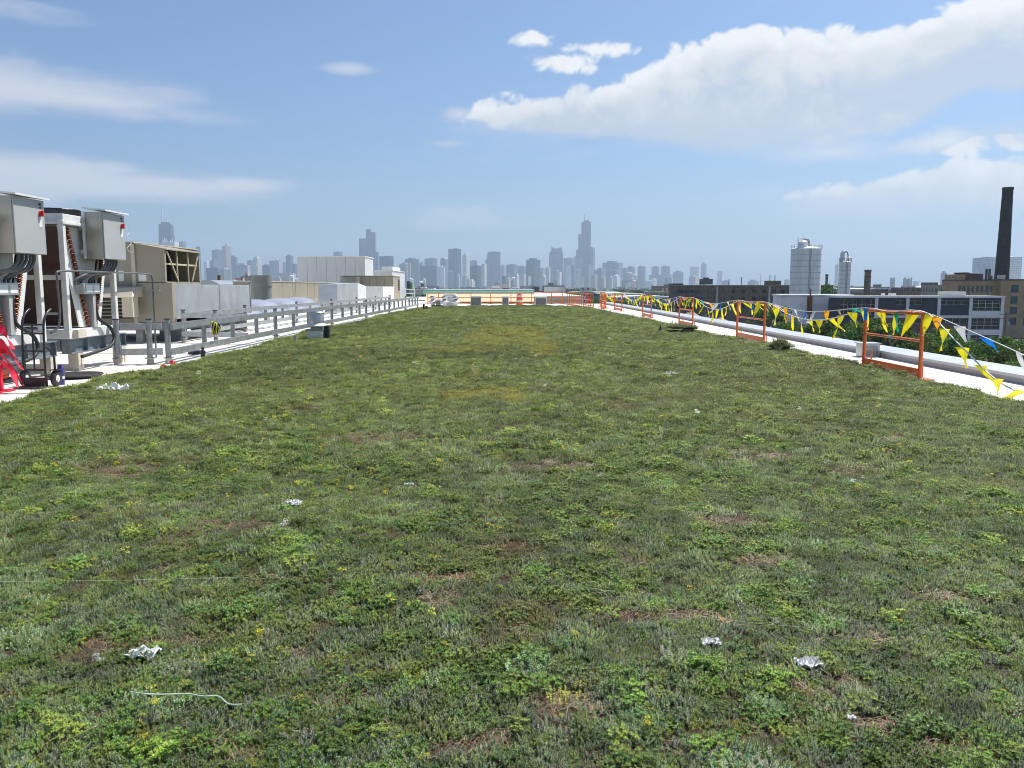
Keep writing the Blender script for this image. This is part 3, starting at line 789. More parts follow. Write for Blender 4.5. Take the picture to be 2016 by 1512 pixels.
MB().box(-9.86, -9.835, 23.40, 23.50, 1.70, 2.64).box(-9.86, -9.835, 25.96, 26.05, 1.70, 2.64).box(-9.86, -9.835, 23.40, 26.05, 1.66, 1.714).build('hood_frame', M_BEIGE, hood)
lv = MB().hexa([(-12.3, 22.7, 1.30), (-10.5, 22.7, 1.30), (-10.5, 23.39, 1.30), (-12.3, 23.39, 1.30), (-12.2, 23.0, 1.56), (-10.6, 23.0, 1.56), (-10.5, 23.39, 1.60), (-12.3, 23.39, 1.60)]).build('rain_hood', M_BEIGEL, t)
MB().box(-10.8, -10.51, 22.74, 23.1, .75, 1.298).build('side_panel', M_BEIGEL, t)
MB().box(-12.3, -10.82, 23.2, 23.39, .7, 1.295).build('louvre_back', M_DARK, t)
for k in range(6):
    z = .78 + k * .1
    MB().hexa([(-12.28, 22.92, z), (-10.83, 22.92, z), (-10.83, 23.1, z + .07), (-12.28, 23.1, z + .07), (-12.28, 22.92, z + .02), (-10.83, 22.92, z + .02), (-10.83, 23.1, z + .09), (-12.28, 23.1, z + .09)]).build('louvre_slat', M_BEIGE, t)
MB().box(-11.2, -11.05, 23.484, 23.499, 1.75, 2.05).build('notice', M_LABEL, t)
MB().box(-10.62, -10.4, 23.45, 23.459, 1.76, 1.98).build('notice', M_LABEL, t)

t = thing('metal_duct', 'long galvanised sheet-metal duct box beside the beige intake hood', 'duct', (-10.2, 27, 0))
MB().box(-10.67, -9.70, 23.68, 27.3, .66, 1.655).build('duct_section', M_SHEET, t, bevel=.01)
MB().box(-10.75, -9.705, 27.31, 30.5, .66, 1.65).build('duct_section', M_SHEET, t, bevel=.01)
MB().box(-10.78, -9.68, 27.26, 27.34, .65, 1.665).build('flange', M_SHEET, t)
MB().box(-10.78, -9.68, 30.45, 30.53, .64, 1.67).build('flange', M_GALV, t)
for yy in (24.6, 27.0, 30.0): MB().box(-10.6, -9.8, yy, yy + .08, 0, .655).build('leg', M_GALVD, t)

t = thing('exhaust_stack', 'round grey-green exhaust stack between the duct and long beige unit', 'exhaust stack', (-14, 45, 0))
c0 = at(516, 560, 45)
MB().lathe((c0.x, 45, 0), [(.50, .3), (.50, 1.58), (.52, 1.6), (.52, 1.62)], 28).build('lower_drum', M_GRGREEN, t, smooth='auto')
MB().lathe((c0.x, 45, 0), [(.55, 1.64), (.55, 2.2), (.52, 2.2), (.5, 2.0)], 28).build('upper_drum', M_GRGREEN, t, smooth='auto')
MB().lathe((c0.x, 45, 0), [(.62, 0), (.62, .3)], 20).build('curb', M_WHITE, t)

def panel_unit(name, label, cat, x0, x1, y0, y1, z0, z1, npan, m_, face='x', pm=None):
    """a long sheet-metal unit whose face is split in door panels"""
    t = thing(name, label, cat, ((x0 + x1) / 2, (y0 + y1) / 2, 0))
    MB().box(x0, x1 - .03, y0 + .03, y1, z0, z1).build('body', m_, t)
    MB().box(x0 - .05, x1 + .03, y0 - .03, y1 + .05, z1 + .002, z1 + .05).build('roof_sheet', pm or M_BEIGEL, t)
    MB().box(x0 + .1, x1 - .15, y0 + .15, y1 - .1, 0, z0 - .002).build('base_curb', M_WHITE, t)
    return t
t = panel_unit('rooftop_unit', 'long low beige rooftop unit of door panels behind the skylight domes', 'rooftop unit', -16.2, -14.0, 47.8, 66, .45, 1.86, 7, M_BEIGE)
ysp = [47.85, 50.3, 52.6, 53.3, 56.4, 58.4, 60.6, 63.2, 65.95]
for k in range(8):
    p_ = MB().box(-14.028, -14.0, ysp[k] + .03, ysp[k + 1] - .03, .5, 1.84).build('door_panel', M_BEIGE, t, bevel=.006)
    MB().box(-13.998, -13.985, ysp[k] + .2, ysp[k] + .42, .66, .74).build('handle', M_LABEL, p_)

t = panel_unit('rooftop_unit', 'tall beige rooftop unit beneath the white penthouse with louvred end', 'rooftop unit', -15.05, -10.4, 72.3, 77.6 - 1, .45, 2.5, 4, M_BEIGE)
xs_ = [-13.15, -12.5, -11.9, -11.2, -10.45]
for k in range(4): MB().box(xs_[k] + .02, xs_[k + 1] - .02, 72.3, 72.328, .5, 2.46).build('door_panel', M_BEIGE, t, bevel=.006)
MB().lathe((-14.1, 71.9, 0), [(.8, .4), (.8, 2.44), (.76, 2.44), (.74, 2.2)], 26).build('exhaust_drum', M_GRGREEN, t, smooth='auto')
for k in range(6): MB().box(-10.42, -10.38, 75.4, 76.5, 1.3 + k * .17, 1.38 + k * .17).build('louvre_slat', M_DARK, t)

t = thing('metal_duct', 'bright white-wrapped duct with a kinked top in front of the beige units', 'duct', (-10.5, 58, 0))
MB().hexa([(-11.3, 48.0, .35), (-10.2, 48.0, .35), (-10.2, 54.5, .35), (-11.3, 54.5, .35), (-11.3, 48.0, 1.72), (-10.2, 48.0, 1.72), (-10.2, 54.5, 1.84), (-11.3, 54.5, 1.84)]).build('duct_section', M_SHEET, t, bevel=.01)
MB().hexa([(-11.3, 54.5, .35), (-10.2, 54.5, .35), (-10.2, 57.5, .35), (-11.3, 57.5, .35), (-11.3, 54.5, 1.84), (-10.2, 54.5, 1.84), (-10.2, 57.5, 1.62), (-11.3, 57.5, 1.62)]).build('duct_section', M_WHITE, t, bevel=.01)
MB().box(-11.3, -10.22, 57.51, 65, .35, 1.61).build('duct_section', M_SHEET, t, bevel=.01)
MB().box(-11.3, -10.2, 65.01, 71, .35, 1.59).build('duct_section', M_WHITE, t, bevel=.01)
MB().box(-11.2, -10.35, 48.5, 70.5, 0, .348).build('curb', M_WHITE, t)

M_PENT = mat('penthouse_panel', (0.55, 0.57, 0.57), 0.5, var=.05, vscale=.8, stain=(.45, .47, .47), stain_amt=.5, stain_scale=.7, stretch=(1, 1, .3))
t = thing('penthouse', 'big pale grey metal-clad penthouse box rising over the roof units', 'penthouse', (-17, 79, 0))
a, b_ = at(585, 505, 79), at(718, 504, 79); zt = a.z
MB().box(a.x + .05, b_.x - .05, 79.05, 83.8, 0, zt - .06).build('core', M_PENT, t)
nn = 7
for k in range(nn):
    xa = a.x + (b_.x - a.x) * k / nn; xb = a.x + (b_.x - a.x) * (k + 1) / nn
    MB().box(xa + .012, xb - .012, 79.0, 79.048, .05, zt - .05).build('cladding_panel', M_PENT, t)
for k in range(4): MB().box(b_.x - .048, b_.x, 79.06 + k * 1.18, 79.06 + (k + 1) * 1.18 - .02, .05, zt - .05).build('cladding_panel', M_PENT, t)
MB().box(a.x - .06, b_.x + .07, 78.93, 83.9, zt - .05, zt + .03).build('coping', M_WHITE, t)
t = thing('penthouse', 'small white flat-roofed box peeping out behind the tall beige unit', 'penthouse', (-14, 90, 0))
a, b_ = at(737, 533, 86), at(772, 533, 86)
MB().box(a.x, b_.x, 86, 96, 0, a.z).build('walls', M_PENT, t)
MB().box(a.x - .05, b_.x + .08, 85.94, 96.06, a.z + .002, a.z + .06).build('roof_sheet', M_WHITE, t)
MB().box(a.x + .6, b_.x - .1, 87, 93, a.z + .06, a.z + .45).build('hatch', M_WHITE, t)
# the penthouses stand on a farther roof of the same works
struct(MB().box(-45, -8.9, 77.02, 130, GZ, -0.02).build('roof_annex', m_roof))

# ---------------------------------------------------------------- skylight domes
M_DOME = mat('acrylic_dome', (0.33, 0.34, 0.39), 0.18, var=.05, vscale=2)
def dome(x, y, label):
    t = thing('skylight', label, 'skylight', (x, y, 0), 'skylight domes on the white roof')
    MB().box(x - 1.15, x + 1.15, y - 1.5, y + 1.5, 0, .42).build('curb', M_WHITE, t, bevel=.01)
    MB().box(x - 1.2, x + 1.2, y - 1.55, y + 1.55, .422, .47).build('frame', M_GALV, t)
    mb = MB(); n1 = 12
    for i in range(n1 + 1):
        for j in range(n1 + 1):
            u_, v_ = i / n1 * 2 - 1, j / n1 * 2 - 1
            mb.v.append((x + u_ * 1.12, y + v_ * 1.46, .472 + .55 * (1 - abs(u_) ** 2.4) ** .6 * (1 - abs(v_) ** 2.4) ** .6))
    for i in range(n1):
        for j in range(n1): mb.f.append((i * 13 + j, (i + 1) * 13 + j, (i + 1) * 13 + j + 1, i * 13 + j + 1))
    mb.build('dome', M_DOME, t, smooth=True)
    return t
DL = 'milky lavender skylight dome in the double row on the white roof'
d0 = dome(-11.75, 33.5, DL)
for k, (x, y) in enumerate([(-11.75, 37.4), (-11.75, 41.3), (-11.75, 45.0), (-14.3, 37.4), (-14.3, 41.3)]): clone(d0, (x, y, 0))

# ---------------------------------------------------------------- galvanised guard rails
def rail_run(label, pts, short_per, zt=.78, post_top=.92, skip=()):
    """posts at pts (list of x,y); rails and short uprights between"""
    t = thing('guard_rail', label, 'guard rail', (pts[0][0], pts[0][1], 0))
    for i_, (x, y) in enumerate(pts):
        if i_ in skip: continue
        p_ = MB().lathe((x, y, 0), [(.058, .13), (.058, post_top)], 12).build('post', M_GALVD, t, smooth='auto')
        MB().lathe((x, y, 0), [(.066, post_top + .001), (.066, post_top + .02)], 12).build('cap', M_BLACK, p_)
        MB().lathe((x, y, 0), [(.11, .115), (.11, .13)], 14).build('flange', M_GALV, p_)
        MB().lathe((x, y, 0), [(.075, 0), (.06, .114)], 14).build('stub', M_STUB, p_, smooth='auto')
    for (xa, ya), (xb, yb) in zip(pts, pts[1:]):
        d = (Vector((xb, yb, 0)) - Vector((xa, ya, 0))); L = d.length; d.normalize(); off = Vector((d.y, -d.x, 0)) * .082
        A, B = Vector((xa, ya, 0)) + off, Vector((xb, yb, 0)) + off
        for z in (zt, .25): MB().bar(A + Vector((0, 0, z)) + d * .004, B + Vector((0, 0, z)) - d * .004, .07, .135).build('rail', M_GALV, t)
        for k in range(short_per):
            q = A.lerp(B, (k + 1) / (short_per + 1)) - off * .62
            MB().box(q.x - .05, q.x + .05, q.y - .025, q.y + .025, .28, zt - .02).build('upright', M_GALVD, t)
    return t
fx = -7.16
rail_run('galvanised guard rail along the edge of the sedum bed', [(fx, y) for y in (17.0, 24.8, 32.6, 40.3, 47.9, 55.2, 62.3)], 3)
rail_run('short galvanised guard rail return in front of the condenser stand', [(fx - .13, 17.02), (-7.52, 16.95), (-8.13, 16.8)], 0, skip=(0,))
rail_run('galvanised guard rail beside the skylight domes, behind the bed-edge rail', [(-9.5, y) for y in (23.7, 29.2, 36.2, 43.2, 50.2, 57.2, 64)], 2)
rail_run('short galvanised guard rail cross piece joining the two long rails', [(-9.42, 23.5), (-8.4, 23.2), (fx - .2, 22.9)], 0, skip=(2,))

# yellow and black safety lanyard hung over the rail
t = thing('safety_lanyard', 'coiled yellow and black safety lanyard hanging on the guard rail', 'lanyard', (-7.0, 19.2, .4))
for k in range(6):
    pts = []
    for a in np.linspace(0, 6.283, 18, endpoint=False):
        pts.append((-7.02 + .02 * k + .012 * math.sin(a * 2 + k), 19.2 + .018 * k + .11 * math.sin(a) * (1 + .1 * k) * .5, .62 + .16 * math.cos(a) * (1 - .06 * k)))
    MB().tube(pts, .014, 6, closed=True).build('strap_loop', M_YEL if k % 2 == 0 else M_BLACK, t, smooth=True)

# ---------------------------------------------------------------- small things on the left strip
def roof_fan():
    x, y = gp(624, 668, .1).x, gp(624, 668, .1).y
    t = thing('roof_fan', 'stainless roof exhaust fan on a white curb at the bed edge', 'exhaust fan', (x, y, .05))
    MB().box(x - .22, x + .22, y - .22, y + .22, .0, .36).build('curb', M_WHITE, t, bevel=.012)
    MB().box(x - .24, x + .24, y - .24, y + .24, .362, .40).build('curb_cap', M_GALVD, t)
    MB().lathe((x, y, 0), [(.16, .402), (.17, .44), (.28, .47), (.29, .50), (.24, .55), (.22, .56)], 28).build('skirt', M_WHITE, t, smooth='auto')
    MB().lathe((x, y, 0), [(.22, .562), (.22, .82), (.215, .83)], 28).build('drum', M_STAIN, t, smooth='auto')
    MB().lathe((x, y, 0), [(.225, .832), (.225, .86), (.18, .90), (.06, .92), (.0, .92)], 28).build('cap', M_STAIN, t, smooth='auto')
    MB().box(x + .23, x + .37, y - .12, y + .12, .02, .50).build('switch_housing', M_BLACK, t, bevel=.01)
roof_fan()
p = gp(581, 677, .08); t = thing('vent_pipe', 'short grey vent pipe standing in the sedum near the fan', 'pipe', (p.x, p.y, .05))
MB().lathe((p.x, p.y, 0), [(.05, .0), (.05, .28), (.04, .28), (.04, .2)], 14).build('pipe', M_GALV, t, smooth='auto'); MB().lathe((p.x, p.y, 0), [(.08, .0), (.055, .12)], 14).build('boot', M_WHITE, t)
p = gp(400, 706, .0); t = thing('drain_stake', 'short black marker stake by the grass edge under the rail', 'stake', (p.x, p.y, 0))
MB().lathe((p.x, p.y, 0), [(.05, 0), (.05, .17), (.03, .2), (.03, .25), (.0, .28)], 10).build('stake', M_BLACK, t)
p = gp(388, 697, .0); mb = MB()
tag(MB().lathe((p.x, p.y, 0), [(.2, .006), (.2, .06), (.13, .08), (.04, .09)], 16).build('drain_cover', M_BLACK, org=(p.x, p.y, 0)), 'small black drain cover on the white roof near the marker stake', 'drain cover')
for (px, py, l) in ((340, 719, 'small red plastic cap beside the foot of the corner rail post'), (322, 728, 'red plastic scrap half hidden in sedum below the corner post')):
    p = gp(px, py, .02); mb = MB().lathe((p.x, p.y, .03), [(.02, 0), (.06, .015), (.06, .06), (.03, .09), (.0, .095)], 10)
    tag(mb.build('red_cap', M_RED, org=(p.x, p.y, .03), smooth=True), l, 'cap')
p = gp(148, 743, 0)
tag(MB().lathe((p.x, p.y, 0), [(.30, .012), (.42, .02), (.46, .05), (.45, .065), (.40, .05), (.2, .04), (.0, .04)], 32).build('rubber_lid', M_BLACK, org=(p.x, p.y, 0), smooth=True), 'round black rubber lid lying on the white roof by hand truck', 'lid')
p = gp(837, 610, .1)
for k, (dx, h_, l) in enumerate(((-.08, .48, 'taller of two black pipes where the bed meets the far roof'), (.08, .36, 'shorter of two black pipes where the bed meets the far roof'))):
    tt = thing('black_pipe', l, 'pipe', (p.x + dx, p.y + dx, .05))
    MB().lathe((p.x + dx, p.y + dx, 0), [(.07, .0), (.07, h_), (.05, h_), (.05, h_ - .05)], 12).build('pipe', M_BLACK, tt, smooth='auto'); MB().lathe((p.x + dx, p.y + dx, 0), [(.1, .0), (.08, .1)], 12).build('boot', M_BLACK, tt)

# hand truck
def hand_truck():
    o = gp(74, 762, 0); x, y = o.x, o.y
    t = thing('hand_truck', 'black two-wheeled hand truck parked on the white roof', 'hand truck', (x, y, 0))
    r = lambda a, b_, c: (x + a, y + b_, c)
    for s in (-1, 1):
        MB().tube(smooth_path([r(.17 * s, -.05, .06), r(.17 * s, -.05, .4), r(.17 * s, -.03, .8), r(.17 * s, .0, 1.05), r(.17 * s, .10, 1.18), r(.17 * s, .22, 1.24)], 4), .018, 8).build('side_tube', M_BLACKP, t, smooth=True)
        MB().tube(smooth_path([r(.24 * s, .10, .15), r(.24 * s, .10, .45), r(.22 * s, .06, .56), r(.17 * s, -.03, .66)], 4), .016, 8).build('brace_tube', M_BLACKP, t, smooth=True)
        cx_ = x + .25 * s; n_ = 22
        w = MB()
        prof = [(.06, -.035), (.105, -.038), (.125, -.026), (.13, 0), (.125, .026), (.105, .038), (.06, .035)]
        for i, (rr, xx) in enumerate(prof):
            for j in range(n_):
                a = 6.2832 * j / n_; w.v.append((cx_ + xx, y + .10 + rr * math.cos(a), .13 + rr * math.sin(a)))
        for i in range(len(prof) - 1):
            for j in range(n_): w.f.append((i * n_ + j, i * n_ + (j + 1) % n_, (i + 1) * n_ + (j + 1) % n_, (i + 1) * n_ + j))
        wheel = w.build('tyre', M_BLACK, t, smooth=True)
        MB().tube([(cx_ - .03, y + .10, .13), (cx_ + .03, y + .10, .13)], .062, 18).tube([(cx_ - .05, y + .10, .13), (cx_ + .05, y + .10, .13)], .02, 10).build('hub', M_LABEL, wheel)
    for z in (.28, .58, .86, 1.0): MB().bar(r(-.17, -.04, z), r(.17, -.04, z), .02, .03).build('cross_bar', M_BLACKP, t)
    MB().tube([r(0, -.045, .28), r(0, -.04, .99)], .014, 8).build('centre_tube', M_BLACKP, t)
    MB().tube([r(-.25, .10, .13), r(.25, .10, .13)], .012, 8).build('axle', M_GALVD, t)
    MB().box(x - .2, x + .2, y - .32, y - .05, .012, .026).box(x - .2, x + .2, y - .064, y - .05, .026, .16).build('toe_plate', M_BLACKP, t)
    MB().box(x + .19, x + .31, y + .03, y + .2, .262, .275).box(x - .31, x - .19, y + .03, y + .2, .262, .275).build('mudguard', M_BLACKP, t)
    c_ = thing('spray_can', 'blue spray can standing behind the hand truck wheel', 'can', (x + .2, y + .32, 0))
    MB().lathe((x + .21, y + .32, 0), [(.05, 0), (.05, .27), (.03, .30), (.03, .33)], 14).build('can', mat('blue_can', (.05, .04, .22), .4), c_, smooth='auto')
    MB().lathe((x + .21, y + .32, 0), [(.0505, .1), (.0505, .14)], 14).build('band', M_LABEL, c_)
hand_truck()

# orange drum and red flag stand at the edge of the picture
M_OR = mat('orange_plastic', (0.80, 0.13, 0.03), 0.45, var=.08)
M_ORP = mat('orange_paint', (0.78, 0.17, 0.035), 0.42, var=.10, vscale=5, stain=(.45, .1, .03), stain_amt=.5, stain_scale=4)
def drum(x, y, label):
    t = thing('traffic_drum', label, 'drum', (x, y, 0), None)
    prof = [(.29, .0), (.29, .12), (.27, .13), (.27, .32), (.26, .33), (.26, .52), (.25, .53), (.25, .72), (.24, .73), (.24, .92), (.2, .98), (.08, 1.0)]
    MB().lathe((x, y, 0), prof, 26).build('barrel', M_OR, t, smooth='auto')
    for z, rr in ((.36, .262), (.76, .242)): MB().lathe((x, y, 0), [(rr + .003, z), (rr + .002, z + .13)], 26).build('reflective_band', M_LABEL, t)
    MB().lathe((x, y, 0), [(.36, .0), (.36, .06), (.3, .07)], 24).build('rubber_base', M_BLACK, t)
    MB().box(x - .1, x + .1, y - .02, y + .02, 1.002, 1.06).build('handle', M_OR, t)
    return t
drum(-8.75, 13.6, 'orange and white traffic drum beside the condenser stand')
M_REDF = mat('red_pennant', (0.72, 0.01, 0.05), 0.5, var=.1)
q = gp(2, 772, 0)
t = thing('flag_stand', 'red post with drooping red pennants standing on the white roof', 'flag stand', (q.x, q.y, 0))
MB().box(q.x - .35, q.x + .12, q.y - .22, q.y + .18, .004, .03).build('base_plate', M_REDF, t)
MB().box(q.x - .08, q.x + .03, q.y - .03, q.y + .03, .03, .42).build('post', M_REDF, t, bevel=.006)
MB().lathe((q.x - .03, q.y, 0), [(.025, .42), (.025, 1.05)], 8).build('pole', M_GALVD, t)
rf = random.Random(8)
for k, (a, zt_, ln) in enumerate(((.3, .95, .32), (1.1, .86, .30), (.1, .72, .42), (-.4, .62, .3), (.5, .55, .5), (-.2, .40, .35), (2.4, .8, .3))):
    mb = MB(); d = Vector((math.cos(a), -math.sin(a), 0))
    for i in range(6):
        s_ = i / 5; c_ = Vector((q.x, q.y, zt_)) + d * (.03 + ln * .85 * s_) + Vector((0, 0, -ln * .9 * s_ * s_)); w_ = .10 * (1 - s_) + .004
        c_.z = max(c_.z, .04)
        nrm = Vector((-d.y, d.x, 0)) * .04 * math.sin(s_ * 5 + k)
        mb.v += [tuple(c_ + Vector((0, 0, w_)) + nrm), tuple(c_ - Vector((0, 0, w_ * .3)) - nrm)]
    for i in range(5): mb.f.append((2 * i, 2 * i + 1, 2 * i + 3, 2 * i + 2))
    mb.build('pennant', M_REDF, t, smooth=True)
# ---------------------------------------------------------------- parapet on the right
M_COPING = mat('coping_metal', (0.43, 0.45, 0.47), 0.4, 0.25, var=.06, vscale=2, stain=(.5, .5, .5), stain_amt=.4, stain_scale=1.3)
M_PFACE = mat('parapet_face', (0.36, 0.37, 0.38), 0.6, var=.08, vscale=2)
t = thing('parapet_wall', 'low parapet wall with pale metal coping along the roof edge', 'parapet', (8.7, 33, 0))
MB().box(8.40, 8.98, -9, 77, .0, .10).build('upstand', M_PFACE, t)
k = 0; y = -9.0
while y < 77:
    y2 = min(y + 3.05, 77)
    MB().hexa([(8.36, y + .006, .102), (9.03, y + .006, .102), (9.03, y2 - .006, .102), (8.36, y2 - .006, .102), (8.36, y + .006, .155), (9.03, y + .006, .18), (9.03, y2 - .006, .18), (8.36, y2 - .006, .155)]).build('coping', M_COPING, t)
    y = y2
p = gp(1731, 703, 0)
t = thing('scupper_box', 'small grey metal box vent standing against the parapet', 'vent', (8.1, p.y, 0))
MB().box(8.0, 8.38, p.y - .02, p.y + .38, 0, .30).build('housing', M_SHEET, t, bevel=.006)
MB().box(8.05, 8.33, p.y - .026, p.y - .021, .03, .26).build('worn_face', mat('worn_grey', (.3, .3, .29), .7, var=.3, vscale=12), t)
MB().box(7.96, 8.40, p.y - .05, p.y + .40, .302, .32).build('lid', M_SHEET, t)

# ---------------------------------------------------------------- orange guardrail frames
GX = 7.12
def guard_frame(y0, y1, label):
    t = thing('guardrail_frame', label, 'guardrail', (GX, (y0 + y1) / 2, 0), 'orange guardrail frames along the roof edge')
    H = 1.13
    for yy in (y0, y1):
        p_ = MB().tube([(GX, yy, .02), (GX, yy, H)], .034, 12).build('post', M_ORP, t, smooth='auto')
        s = 1 if yy == y1 else -1
        MB().box(GX - .12, GX + .12, yy - .30, yy + .30, .003, .018).build('base_plate', mat('orange_dark', (.55, .10, .05), .5, var=.2, vscale=6), p_)
        MB().tube([(GX + .10, yy - s * .12, .018), (GX + .10, yy - s * .12, .34 if s > 0 else .22)], .018, 8).build('pin', M_ORP, p_)
    MB().tube([(GX, y0 + .01, H), (GX, y1 - .01, H)], .032, 10).build('top_rail', M_ORP, t, smooth='auto')
    MB().tube([(GX, y0 + .03, .66), (GX, y1 - .03, .66)], .024, 10).build('mid_rail', M_ORP, t, smooth='auto')
    MB().tube([(GX, (y0 + y1) / 2 - .1, .66), (GX, (y0 + y1) / 2 + .1, .66)], .0255, 10).build('sticker', M_GALV, t)
    MB().box(GX - .02, GX + .02, y0 + .03, y1 - .03, .03, .17).build('toe_board', M_ORP, t)
    return t
frames = [(14.2, 16.5, 'orange guardrail frame beside the small grey box vent'), (23.1, 25.9, 'second orange guardrail frame from the box vent, past the sedum mound'),
          (32.3, 34.9, 'orange guardrail frame just beyond the raised sedum tray'), (42.0, 44.7, 'first orange guardrail frame past the one by the raised tray'),
          (53.2, 57.0, 'second orange guardrail frame past the one by the raised tray'), (63.0, 66.4, 'last orange guardrail frame before the far orange railing'),
          (5.2, 8.0, 'orange guardrail frame where the loose ends of the pennant lines lie')]
for f_ in frames: guard_frame(*f_)

# ---------------------------------------------------------------- pennant lines
PCOL = dict(yellow=(.92, .80, .015), blue=(.01, .20, .72), white=(.72, .72, .72), orange=(.85, .36, .01), green=(.0, .40, .25), peach=(.80, .55, .38))
def flag_mat(c):
    m = bpy.data.materials.new('pennant_' + c); m.use_nodes = True
    N = NT(m.node_tree); b = m.node_tree.nodes['Principled BSDF']; b.inputs['Base Color'].default_value = PCOL[c] + (1,); b.inputs['Roughness'].default_value = .42
    tl = N.n('ShaderNodeBsdfTranslucent'); tl.inputs[0].default_value = PCOL[c] + (1,)
    ms = N.n('ShaderNodeMixShader'); ms.inputs[0].default_value = .45
    N.link(b.outputs[0], ms.inputs[1]); N.link(tl.outputs[0], ms.inputs[2]); N.link(ms.outputs[0], m.node_tree.nodes['Material Output'].inputs['Surface'])
    return m
FM = {c: flag_mat(c) for c in PCOL}
rp = random.Random(21)
def flag_mesh(c, k, W_=.24, L=.40):
    """a fluttering plastic triangle hanging from the local X axis (x along the line), blown along +x and out in y"""
    n1 = 6; vs = []; fs = []
    th = R(rp.uniform(-18, 66)); out = rp.uniform(-.25, .25); ph = rp.uniform(0, 6); curl = rp.uniform(.01, .035); sq = rp.uniform(.75, 1)
    for i in range(n1 + 1):
        s_ = i / n1; w_ = W_ * (1 - s_) * .5 + .012 * (1 if i == n1 else 0)
        cz = -L * s_ * sq * math.cos(th); cx_ = L * math.sin(th) * s_ ** 1.2; cy_ = out * L * s_ ** 1.2
        for j in (-1, -.33, .33, 1):
            vs.append((cx_ + j * w_, cy_ + curl * math.sin(s_ * 5 + ph + j * 1.4) * (.3 + s_), cz + .03 * s_ * .4 * math.sin(j * 2 + ph)))
    for i in range(n1):
        for j in range(3): fs.append((i * 4 + j, i * 4 + j + 1, (i + 1) * 4 + j + 1, (i + 1) * 4 + j))
    me = bpy.data.meshes.new('pennant'); me.from_pydata(vs, [], fs); me.materials.append(FM[c]); me.polygons.foreach_set('use_smooth', [True] * len(fs)); me.update()
    return me
FLAGS = {c: [flag_mesh(c, k, *(((.30, .48)) if c == 'yellow' else (.24, .36))) for k in range(9 if c == 'yellow' else 3)] for c in PCOL}
def pennant_line(label, ctrl, order, step, r, start):
    pts = smooth_path(ctrl, 10)
    t = thing('pennant_line', label, 'pennant line', tuple(pts[0]))
    MB().tube(pts, r, 5).build('cord', M_LABEL, t)
    acc = 0; nxt = start; i = 0
    for a, b_ in zip(pts, pts[1:]):
        L = (b_ - a).length
        while acc + L >= nxt and L > 0:
            p = a.lerp(b_, (nxt - acc) / L); d = (b_ - a).normalized()
            c = order[i % len(order)]; me = rp.choice(FLAGS[c])
            o = bpy.data.objects.new('pennant', me); COL.objects.link(o); o.parent = t
            o.location = p - ORG[t.name]
            # the line runs away from the camera; the wind carries the pennants back along it
            yaw = math.atan2(-d.y, -d.x) + rp.uniform(-.3, .45)
            o.rotation_euler = (rp.uniform(-.3, .3), 0, yaw)
            s_ = rp.uniform(.8, 1.12); o.scale = (s_, s_, s_)
            if p.z < .36: o.rotation_euler[0] = rp.choice((-1.15, 1.15)); o.location.z += .04
            i += 1; nxt += step * rp.uniform(.85, 1.15)
        acc += L
    return t
# two cords strung over the tops of the frames
ctl = [(6.7, 8.9, .05), (6.95, 10.2, .08), (7.0, 11.6, .22), (7.05, 12.8, .66)]
ctm = [(7.35, 8.2, .12), (7.3, 9.3, .30), (7.25, 10.8, .50), (7.2, 12.4, .82)]
fr = sorted(frames[:6])
for k, (ya, yb, _) in enumerate(fr):
    ctl += [(GX + .04, ya, 1.15), (GX + .05, (ya + yb) / 2, 1.10), (GX + .04, yb, 1.15)]
    ctm += [(GX - .03, ya, 1.17), (GX - .03, (ya + yb) / 2, 1.13), (GX - .03, yb, 1.17)]
    if k < 5:
        yn = fr[k + 1][0]
        ctl += [(GX + .05, yb + (yn - yb) * .3, .88), (GX + .06, (yb + yn) / 2, .80), (GX + .05, yb + (yn - yb) * .72, .88)]
        ctm += [(GX - .02, yb + (yn - yb) * .3, 1.05), (GX, (yb + yn) / 2, 1.0), (GX - .02, yb + (yn - yb) * .72, 1.05)]
pennant_line('cord of big yellow pennants sagging between the orange guardrail frames', ctl, ['yellow'], .64, .012, .3)
pennant_line('thin cord of small multicoloured pennants strung over the guardrail frames', ctm, ['blue', 'green', 'peach', 'orange', 'white', 'blue', 'white', 'orange', 'peach', 'green', 'yellow'], .72, .008, .6)

# ---------------------------------------------------------------- trays and loose pieces on the bed
def patch_plants(name, parent, cx, cy, z, rx, ry, cnt, sc=1.0, dome_h=0.0):
    r = np.random.default_rng(cnt)
    a = r.uniform(0, 6.283, cnt); q = np.sqrt(r.random(cnt)); px_, py_ = np.cos(a) * q * rx, np.sin(a) * q * ry
    o_ = ORG[parent.name]
    pts = np.stack([cx + px_ - o_.x, cy + py_ - o_.y, z + dome_h * (1 - q ** 2) - o_.z], 1)
    ti = np.ones((cnt, 4)); ti[:, :3] = np.array([.27, .29, .12]) * r.uniform(.7, 1.3, (cnt, 1))
    o = scatter(name, pts, r.choice([0, 1, 2, 3, 7, 8, 9, 15], cnt), np.stack([r.uniform(-.3, .3, cnt), r.uniform(-.3, .3, cnt), r.uniform(0, 6, cnt)], 1), r.uniform(.9, 1.5, cnt) * sc, ti, proto)
    o.parent = parent; o['kind'] = 'stuff'
    return o
p = gp(1348, 657, .09)
t = thing('sedum_tray', 'sedum tray raised on a grey block at the bed edge', 'plant tray', (p.x, p.y, .08))
MB().box(p.x - .05, p.x + .28, p.y - .1, p.y + .2, .06, .26).build('block', M_GALVD, t, bevel=.01)
MB().box(p.x - .46, p.x + .34, p.y - .33, p.y + .33, .262, .315).build('tray', M_BLACK, t, bevel=.01)
patch_plants('plants', t, p.x - .07, p.y, .31, .47, .38, 110, 1.1)
mb = MB(); c_ = gp(1295, 656, .1); rr = random.Random(4)
